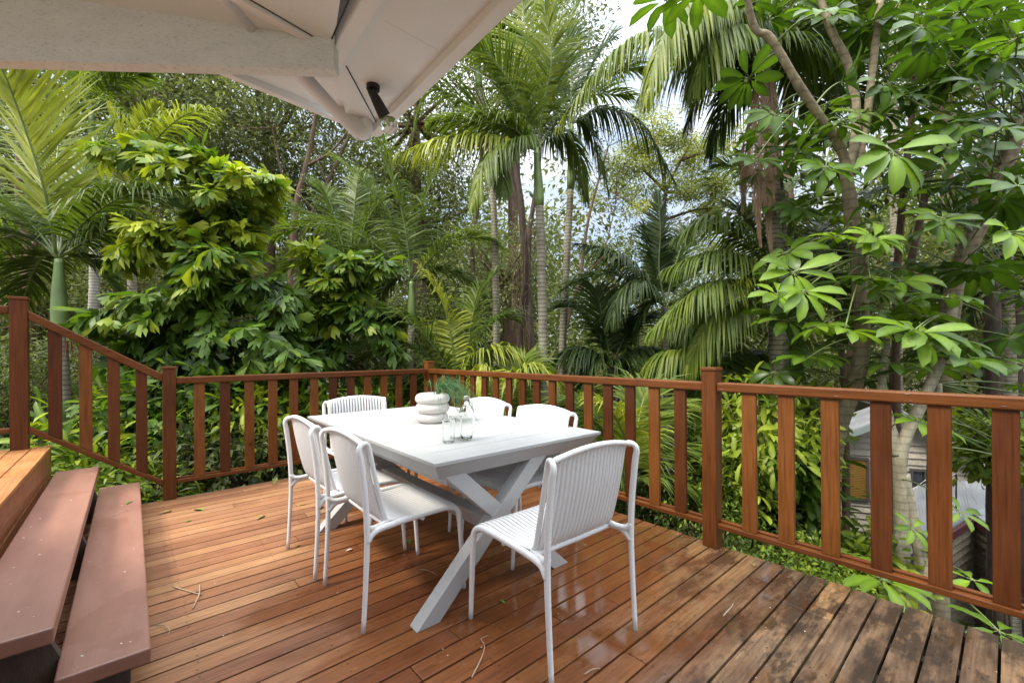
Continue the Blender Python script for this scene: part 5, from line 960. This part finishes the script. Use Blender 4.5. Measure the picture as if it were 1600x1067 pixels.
SH = [
 ('bright shrub with long pointed leaves behind the right deck post', 1180, 690, 4.6, (.55, .55, .62), 60, 26, .13, .17, .050, 'shrub', .72, 'oval'),
 ('dark glossy leaved shrub right of the bright shrub', 1215, 765, 4.8, (.32, .4, .55), 44, 26, .12, .19, .075, 'umb', .35, 'oval'),
 ('small leaved light green bush below the balustrade beside the right post', 1110, 770, 4.7, (.75, .6, .42), 90, 60, .10, .05, .026, 'shrub', .6, 'diamond'),
 ('small leaved bush beyond the middle of the right balustrade', 1010, 790, 5.2, (.6, .6, .35), 70, 60, .10, .05, .024, 'shrub', .35, 'diamond'),
 ('leafy green shrub in front of the weatherboard house wall', 1322, 880, 4.4, (.40, .5, .28), 60, 30, .11, .13, .045, 'shrub', .72, 'oval'),
 ('low ground shrub at the deck edge under the right balustrade', 1235, 885, 3.9, (.5, .45, .22), 60, 50, .09, .06, .028, 'shrub', .55, 'diamond'),
 ('tall shrub with yellowish leaves above the rail in front of the house', 1232, 665, 5.6, (.26, .4, .42), 34, 26, .12, .19, .06, 'shrub', .68, 'oval'),
 ('leafy shrub beside the trunk at the right hand balusters', 1560, 700, 5.6, (.28, .4, .36), 34, 26, .15, .15, .06, 'shrub', .72, 'oval'),
 ('broad leaved ginger clump behind the stair balustrade', 200, 690, 4.9, (.75, .6, .5), 70, 26, .17, .26, .055, 'fish', .40, 'oval'),
 ('bright ginger clump behind the far balustrade near the end chair', 430, 660, 5.4, (.75, .6, .45), 70, 26, .16, .24, .055, 'fish', .52, 'oval'),
 ('dark leafy clump behind the far balustrade left of the end chair', 320, 640, 5.2, (.65, .6, .5), 60, 26, .17, .22, .06, 'fish', .22, 'oval'),
 ('low leafy clump beyond the foot of the stair post', 150, 745, 4.1, (.42, .4, .26), 40, 22, .13, .20, .04, 'shrub', .6, 'oval'),
 ('leafy clump behind the vase at the deck corner', 590, 650, 6.2, (.75, .7, .4), 60, 28, .15, .20, .055, 'fish', .45, 'oval'),
 ('dim small leaved bush under the balustrade behind the table', 900, 760, 6.2, (.95, .8, .4), 80, 50, .15, .09, .035, 'far', .45, 'diamond'),
 ('dull green bush low at the left edge below the landing', 20, 600, 6.5, (.9, .8, .7), 70, 50, .18, .11, .04, 'far', .35, 'diamond'),
 ('bush with fine leaves in front of the far left forest', 95, 590, 8.0, (1.2, 1.0, .6), 70, 60, .2, .10, .035, 'grey', .45, 'diamond'),
 ('fine leaved bush behind the low palm at the right rail', 1090, 640, 8.0, (1.3, 1.1, .7), 80, 60, .2, .10, .035, 'far', .35, 'diamond'),
 ('dark bush under the deck corner behind the left long side chairs', 380, 720, 4.7, (.8, .5, .35), 60, 40, .15, .11, .045, 'far', .2, 'diamond'),
 ('fern like clump close to the lowest step', 235, 770, 4.0, (.30, .25, .15), 30, 22, .09, .15, .022, 'shrub', .6, 'oval'),
 ('dense hedge like bush behind the mid palm stems', 660, 600, 8.5, (1.5, 1.2, .7), 80, 60, .22, .12, .045, 'far', .3, 'diamond'),
 ('shadowed bush below the spreading palm', 1130, 600, 7.0, (1.0, .9, .5), 60, 50, .2, .12, .045, 'far', .2, 'diamond'),
]
for s_ in SH: shrub(*s_)
# ground cover leaves over the slope
gc_ = MB(); n_ = 26000
x_ = rng.uniform(-6, 14, n_); y_ = rng.uniform(-8, 14, n_); keep = ~((x_ < .25) & (y_ < .25)); x_, y_ = x_[keep], y_[keep]; n_ = len(x_)
P_ = np.stack([x_, y_, gz(x_, y_)+rng.uniform(.0, .22, n_)], 1); A = unit(rng.normal(0, 1, (n_, 3))+np.array([0, 0, .5])); Nn = unit(rng.normal(0, .5, (n_, 3))+np.array([0, 0, 1.0]))
leaf_cards(gc_, P_, A, Nn, rng.uniform(.09, .22, n_), rng.uniform(.04, .08, n_), np.clip(rng.normal(.35, .22, n_), 0, 1), 'diamond')
tag(gc_.build('ground_cover', MT['shrub'], loc=(0, 0, 0)), 'low leafy ground cover on the slope below the deck', 'ground cover', kind='stuff')

# ------------------------------------------------------------------ neighbour's weatherboard house and shed
def wall_boards(mb, A_, B_, z0, z1, n_out, step=.145, topf=None):
    """overlapping boards between ground points A_ and B_; topf(t) gives the wall top height at t"""
    d = B_-A_; z = z0; i_ = 0
    while z < z1:
        if topf is None: ts = [0, 1]
        else:
            tt = [t_ for t_ in np.linspace(0, 1, 81) if topf(t_) > z+.01]
            if not tt: break
            ts = [tt[0], tt[-1]]
        za = min(z+step, z1)
        p = [A_+d*ts[0], A_+d*ts[1]]; o1 = n_out*.045; o2 = n_out*.008
        mb.prism([(p[0][0]+o1[0], p[0][1]+o1[1], z), (p[1][0]+o1[0], p[1][1]+o1[1], z), (p[1][0]+o2[0], p[1][1]+o2[1], za), (p[0][0]+o2[0], p[0][1]+o2[1], za)], tuple(-n_out*.03), rnd.random()); z += step
hA = at(1290, 700, 10.6); hB = at(1590, 700, 9.4); hA[2] = hB[2] = 0; hd = unit(hB-hA); ho = np.array([-hd[1], hd[0], 0]); ho = ho if ho@FW < 0 else -ho
def hz(u_, v_): # point on the house wall plane at a photo pixel
    dr_ = FW+RT*(u_-800)/F-UP*(v_-CY)/F; t_ = ((hA-CAM)@ho)/(dr_@ho); return CAM+dr_*t_
NH = thing('weatherboard_house', (hA[0], hA[1], -3.6), 'grey weatherboard house with a low gable and amber blind seen through the right balusters', 'house')
ap = hz(1400, 642); le = hz(1290, 682); ri = hz(1590, 762); LW_ = np.linalg.norm((hB-hA))
tt_ = lambda P_: float((P_-hA)@hd)/LW_
ta, zl, za_, zr = tt_(ap), le[2], ap[2], ri[2]
topf = lambda t_: (zl+(za_-zl)*t_/ta if t_ < ta else za_+(zr-za_)*(t_-ta)/(1-ta))-.05
mb = MB(); mb.prism([tuple(hA+np.array([0, 0, -3.8])-ho*.04), tuple(hB+np.array([0, 0, -3.8])-ho*.04), (hB[0]-ho[0]*.04, hB[1]-ho[1]*.04, zr-.05), (ap[0]-ho[0]*.04, ap[1]-ho[1]*.04, za_-.05), (hA[0]-ho[0]*.04, hA[1]-ho[1]*.04, zl-.05)], tuple(-ho*.1), .4)
wall_boards(mb, hA, hB, -3.8, za_, ho, .15, topf); part(mb, 'wall', MT['weather'], NH)
ov = ho*.35
for (pa_, pb_, bk) in ((le, ap, -ho*1.0), (ap, ri, -ho*4.0)):
    e = (pb_-pa_)*.0; part(MB().prism([pa_+ov, pb_+ov, pb_+bk, pa_+bk], (0, 0, .05)), 'roof', MT['metalroof'], NH)
    part(MB().prism([pa_+ov+ho*.02+np.array([0, 0, -.13]), pb_+ov+ho*.02+np.array([0, 0, -.13]), pb_+ov+ho*.02+np.array([0, 0, .02]), pa_+ov+ho*.02+np.array([0, 0, .02])], tuple(-ho*.03)), 'barge_board', MT['greentrim'], NH)
def win(u0, v0, u1, v1, blind):
    p0 = hz(u0, v1); p1 = hz(u1, v0); x0_, x1_ = (p0-hA)@hd, (p1-hA)@hd; z0_, z1_ = p0[2], p1[2]; B0 = hA+ho*.04
    def qd(xa, xb, za2, zb2, off, th): a_ = B0+hd*xa+ho*off; b2 = B0+hd*xb+ho*off; return MB().prism([(a_[0], a_[1], za2), (b2[0], b2[1], za2), (b2[0], b2[1], zb2), (a_[0], a_[1], zb2)], tuple(ho*th))
    w_ = part(qd(x0_, x1_, z0_, z1_, -.01, .015), 'window', MT['blind' if blind else 'pane'], NH); w_['label'] = 'window with an amber slatted blind' if blind else 'small dark sliding window'
    fm_ = MB()
    for (xa, xb, za2, zb2) in ((x0_-.05, x0_, z0_-.05, z1_+.05), (x1_, x1_+.05, z0_-.05, z1_+.05), (x0_, x1_, z1_, z1_+.05), (x0_, x1_, z0_-.05, z0_), ((x0_+x1_)/2-.015, (x0_+x1_)/2+.015, z0_, z1_) if not blind else (x0_, x0_+.01, z0_, z1_)):
        a_ = B0+hd*xa; b2 = B0+hd*xb; fm_.prism([(a_[0], a_[1], za2), (b2[0], b2[1], za2), (b2[0], b2[1], zb2), (a_[0], a_[1], zb2)], tuple(ho*.05))
    part(fm_, 'frame', MT['frame'], w_, (NH,))
    if blind:
        sl_ = MB(); zz = z0_
        while zz < z1_-.02: a_ = B0+hd*x0_+ho*.006; b2 = B0+hd*x1_+ho*.006; sl_.prism([(a_[0], a_[1], zz), (b2[0], b2[1], zz), (b2[0]+ho[0]*.02, b2[1]+ho[1]*.02, zz+.03), (a_[0]+ho[0]*.02, a_[1]+ho[1]*.02, zz+.03)], (0, 0, .006)); zz += .04
        part(sl_, 'blind_slats', MT['blind'], w_, (NH,))
win(1312, 718, 1352, 775, True); win(1424, 737, 1462, 775, False)
# shed below with a concave corner, maroon gutter and metal roof
cc_ = at(1521, 806, 7.6); cl_ = at(1400, 882, 6.3); cr2 = at(1640, 895, 6.2)
SHD = thing('shed', (cc_[0], cc_[1], cc_[2]-2.6), 'dark slatted shed with a maroon gutter and pale metal roof below the right balustrade', 'shed')
for (p, q) in ((cl_, cc_), (cc_, cr2)):
    d_ = q-p; d_[2] = 0; d_ = unit(d_); no = np.array([-d_[1], d_[0], 0]); no = no if no@(CAM-p) > 0 else -no; mb = MB(); z_ = -2.6
    P0 = p-no*.02; Q0 = q-no*.02
    for i_ in range(20):
        o1, o2 = no*.05, no*.0; a_, b2 = P0+np.array([0, 0, z_]), Q0+np.array([0, 0, z_]); u2 = np.array([0, 0, .13]); mb.prism([a_+o1, b2+o1, b2+o2+u2, a_+o2+u2], tuple(-no*.03), rnd.random()); z_ += .13
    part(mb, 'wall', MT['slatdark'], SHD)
    part(MB().prism([p+np.array([0, 0, -.12]), q+np.array([0, 0, -.12]), q, p], tuple(no*.05)), 'gutter', MT['maroon'], SHD)
r1, r2 = at(1395, 768, 10.0), at(1640, 735, 9.0); 
rf = MB().prism([cl_+np.array([0, 0, .01]), cc_+np.array([0, 0, .01]), r1+(r2-r1)*.5, r1], (0, 0, .03)).prism([cc_+np.array([0, 0, .012]), cr2+np.array([0, 0, .012]), r2, r1+(r2-r1)*.5], (0, 0, .03)); part(rf, 'roof', MT['metalroof'], SHD)
rs = MB()
for t_ in np.linspace(.04, .96, 26):
    for (a0, a1, b0, b1) in ((cl_, cc_, r1, (r1+r2)/2), (cc_, cr2, (r1+r2)/2, r2)): s0 = a0+(a1-a0)*t_+np.array([0, 0, .045]); s1 = b0+(b1-b0)*t_+np.array([0, 0, .045]); rs.tube([s0, s1], .008, 5)
part(rs, 'roof_ribs', MT['metalroof'], SHD)
pl_ = at(1494, 815, 7.9); mast = thing('metal_mast', pl_, 'thin dark metal mast with stay wires on the shed roof', 'mast'); top_ = at(1494, 740, 7.9)
part(MB().tube([pl_-np.array([0, 0, .1]), top_], .012, 6), 'pole', MT['steel'], mast)
part(MB().tube([top_, at(1412, 768, 8.3)], .004, 4).tube([top_+np.array([0, 0, 0]), at(1536, 800, 8.0)], .004, 4).tube([at(1462, 738, 8.3), at(1412, 775, 8.3)], .006, 4), 'stay_wires', MT['seal'], mast)

# ------------------------------------------------------------------ fallen leaves and twigs on the deck
def twig(name, lab, pts, r_, m='twig', z=.004):
    P_ = [atz(u_, v_, z) for (u_, v_) in pts]; pp = smoothpath(P_, 16); pp[:, 2] += np.abs(np.sin(np.linspace(0, 3.1, 16)))*.008
    o = MB().tube(pp, np.linspace(r_, r_*.5, 16), 5).build(name, MT[m], smooth=True); tag(o, lab, 'twig')
twig('fallen_twig', 'curved pale twig on the boards in front of the crossed table leg', [(737, 1058), (752, 1030), (757, 1012), (752, 1000), (763, 992)], .0032)
twig('fallen_twig', 'short straight pale stick on the boards left of the table leg', [(656, 889), (684, 898)], .0025)
twig('fallen_twig', 'bent twig on the front right boards near the chair foot', [(913, 1053), (927, 1048), (938, 1044)], .003)
twig('fallen_twig', 'thin curl of twig beside the lower step', [(243, 976), (258, 979), (265, 986), (262, 992)], .0022, 'twig')
twig('fallen_twig', 'long pale sliver lying on the wet boards at the right', [(956, 970+0), (1130, 962), (1143, 950), (1146, 942)][1:], .003)
P_ = [atz(*q_, .005) for q_ in ((270, 916), (304, 926), (312, 914))]; fk = MB().tube(smoothpath([P_[0], P_[1], atz(316, 928, .006)], 10), .0028, 5).tube(smoothpath([P_[2], atz(311, 928, .012), atz(301, 950, .004)], 10), .0035, 5)
tag(fk.build('fallen_twig', MT['twig'], smooth=True), 'forked dry twig on the pale boards near the lower step', 'twig')
def fallen(lab, u_, v_, L, a_, m='dryleaf', z=.004):
    c = atz(u_, v_, z); mb = MB(); A = np.array([[math.cos(a_), math.sin(a_), .08]]); leaf_cards(mb, c[None], unit(A), np.array([[.1, .05, 1.0]]), np.array([L]), np.array([L*.4]), .5, 'oval'); tag(mb.build('fallen_leaf', MT[m]), lab, 'leaf')
for a_ in (
 ('curled dark leaf by the foot of the far balustrade post', 248, 803, .09, .3, 'dryleaf'), ('green leaf pair lying on the boards beyond the steps', 318, 797, .09, 2.2, 'greenleaf'), ('small green leaf on the boards right of the steps', 288, 816, .05, .4, 'greenleaf'), ('brown leaf on the boards left of the farthest left chair', 400, 812, .10, .8, 'dryleaf'),
 ('yellow leaf between the left chairs and the far table leg', 492, 797, .10, .6, 'dryleaf'), ('bright green leaf under the table by the chair feet', 640, 850, .08, 1.2, 'greenleaf'), ('tiny pale leaf on the boards left of the nearest left chair', 540, 861, .05, .1, 'petal'), ('small green leaf in front of the near table leg', 789, 943, .05, 1.5, 'greenleaf'),
 ('orange leaf on the wet mouldy boards near the right post', 1178, 885, .05, .5, 'dryleaf'), ('dark speck of leaf behind the chair legs under the table', 715, 846, .05, .2, 'dryleaf'), ('brown leaf fragment near the left chair foot', 462, 855, .05, .9, 'dryleaf'), ('yellow leaf on the boards at the far left chair', 480, 787, .06, 2.9, 'dryleaf')): fallen(*a_)
fallen('olive leaf lying on the lower brown step', 196, 787, .06, 1.0, 'greenleaf', .19); fallen('small dark leaf on the white tabletop left of the vase', 617, 645, .03, .3, 'dryleaf', .753)
twig('fallen_twig', 'thin needle of twig on the lower brown step', [(177, 806), (200, 797)], .0018, 'twig', .188)
# crumbs and droppings scattered on boards and treads
dc = MB()
for _ in range(150):
    x__, y__ = rng.uniform(-2.7, 0), rng.uniform(-4.9, -.2); s__ = rng.uniform(.0012, .0034); dc.lathe([(s__, 0), (s__*.8, s__*.5), (.0002, s__*.6)], (x__, y__, .0012), 6)
for _ in range(9): s__ = rng.uniform(.002, .0045); dc.lathe([(s__, 0), (s__*.8, s__*.5), (.0002, s__*.6)], (rng.uniform(-2.97, -2.76), rng.uniform(-2.7, -.05), .185), 6)
for _ in range(12): s__ = rng.uniform(.002, .0045); dc.lathe([(s__, 0), (s__*.8, s__*.5), (.0002, s__*.6)], (rng.uniform(-3.2, -3.0), rng.uniform(-2.7, -.1), .37), 6)
tag(dc.build('leaf_litter_crumbs', MT['petal'], loc=(0, 0, 0)), 'tiny pale crumbs of debris scattered over deck and steps', 'debris', kind='stuff')
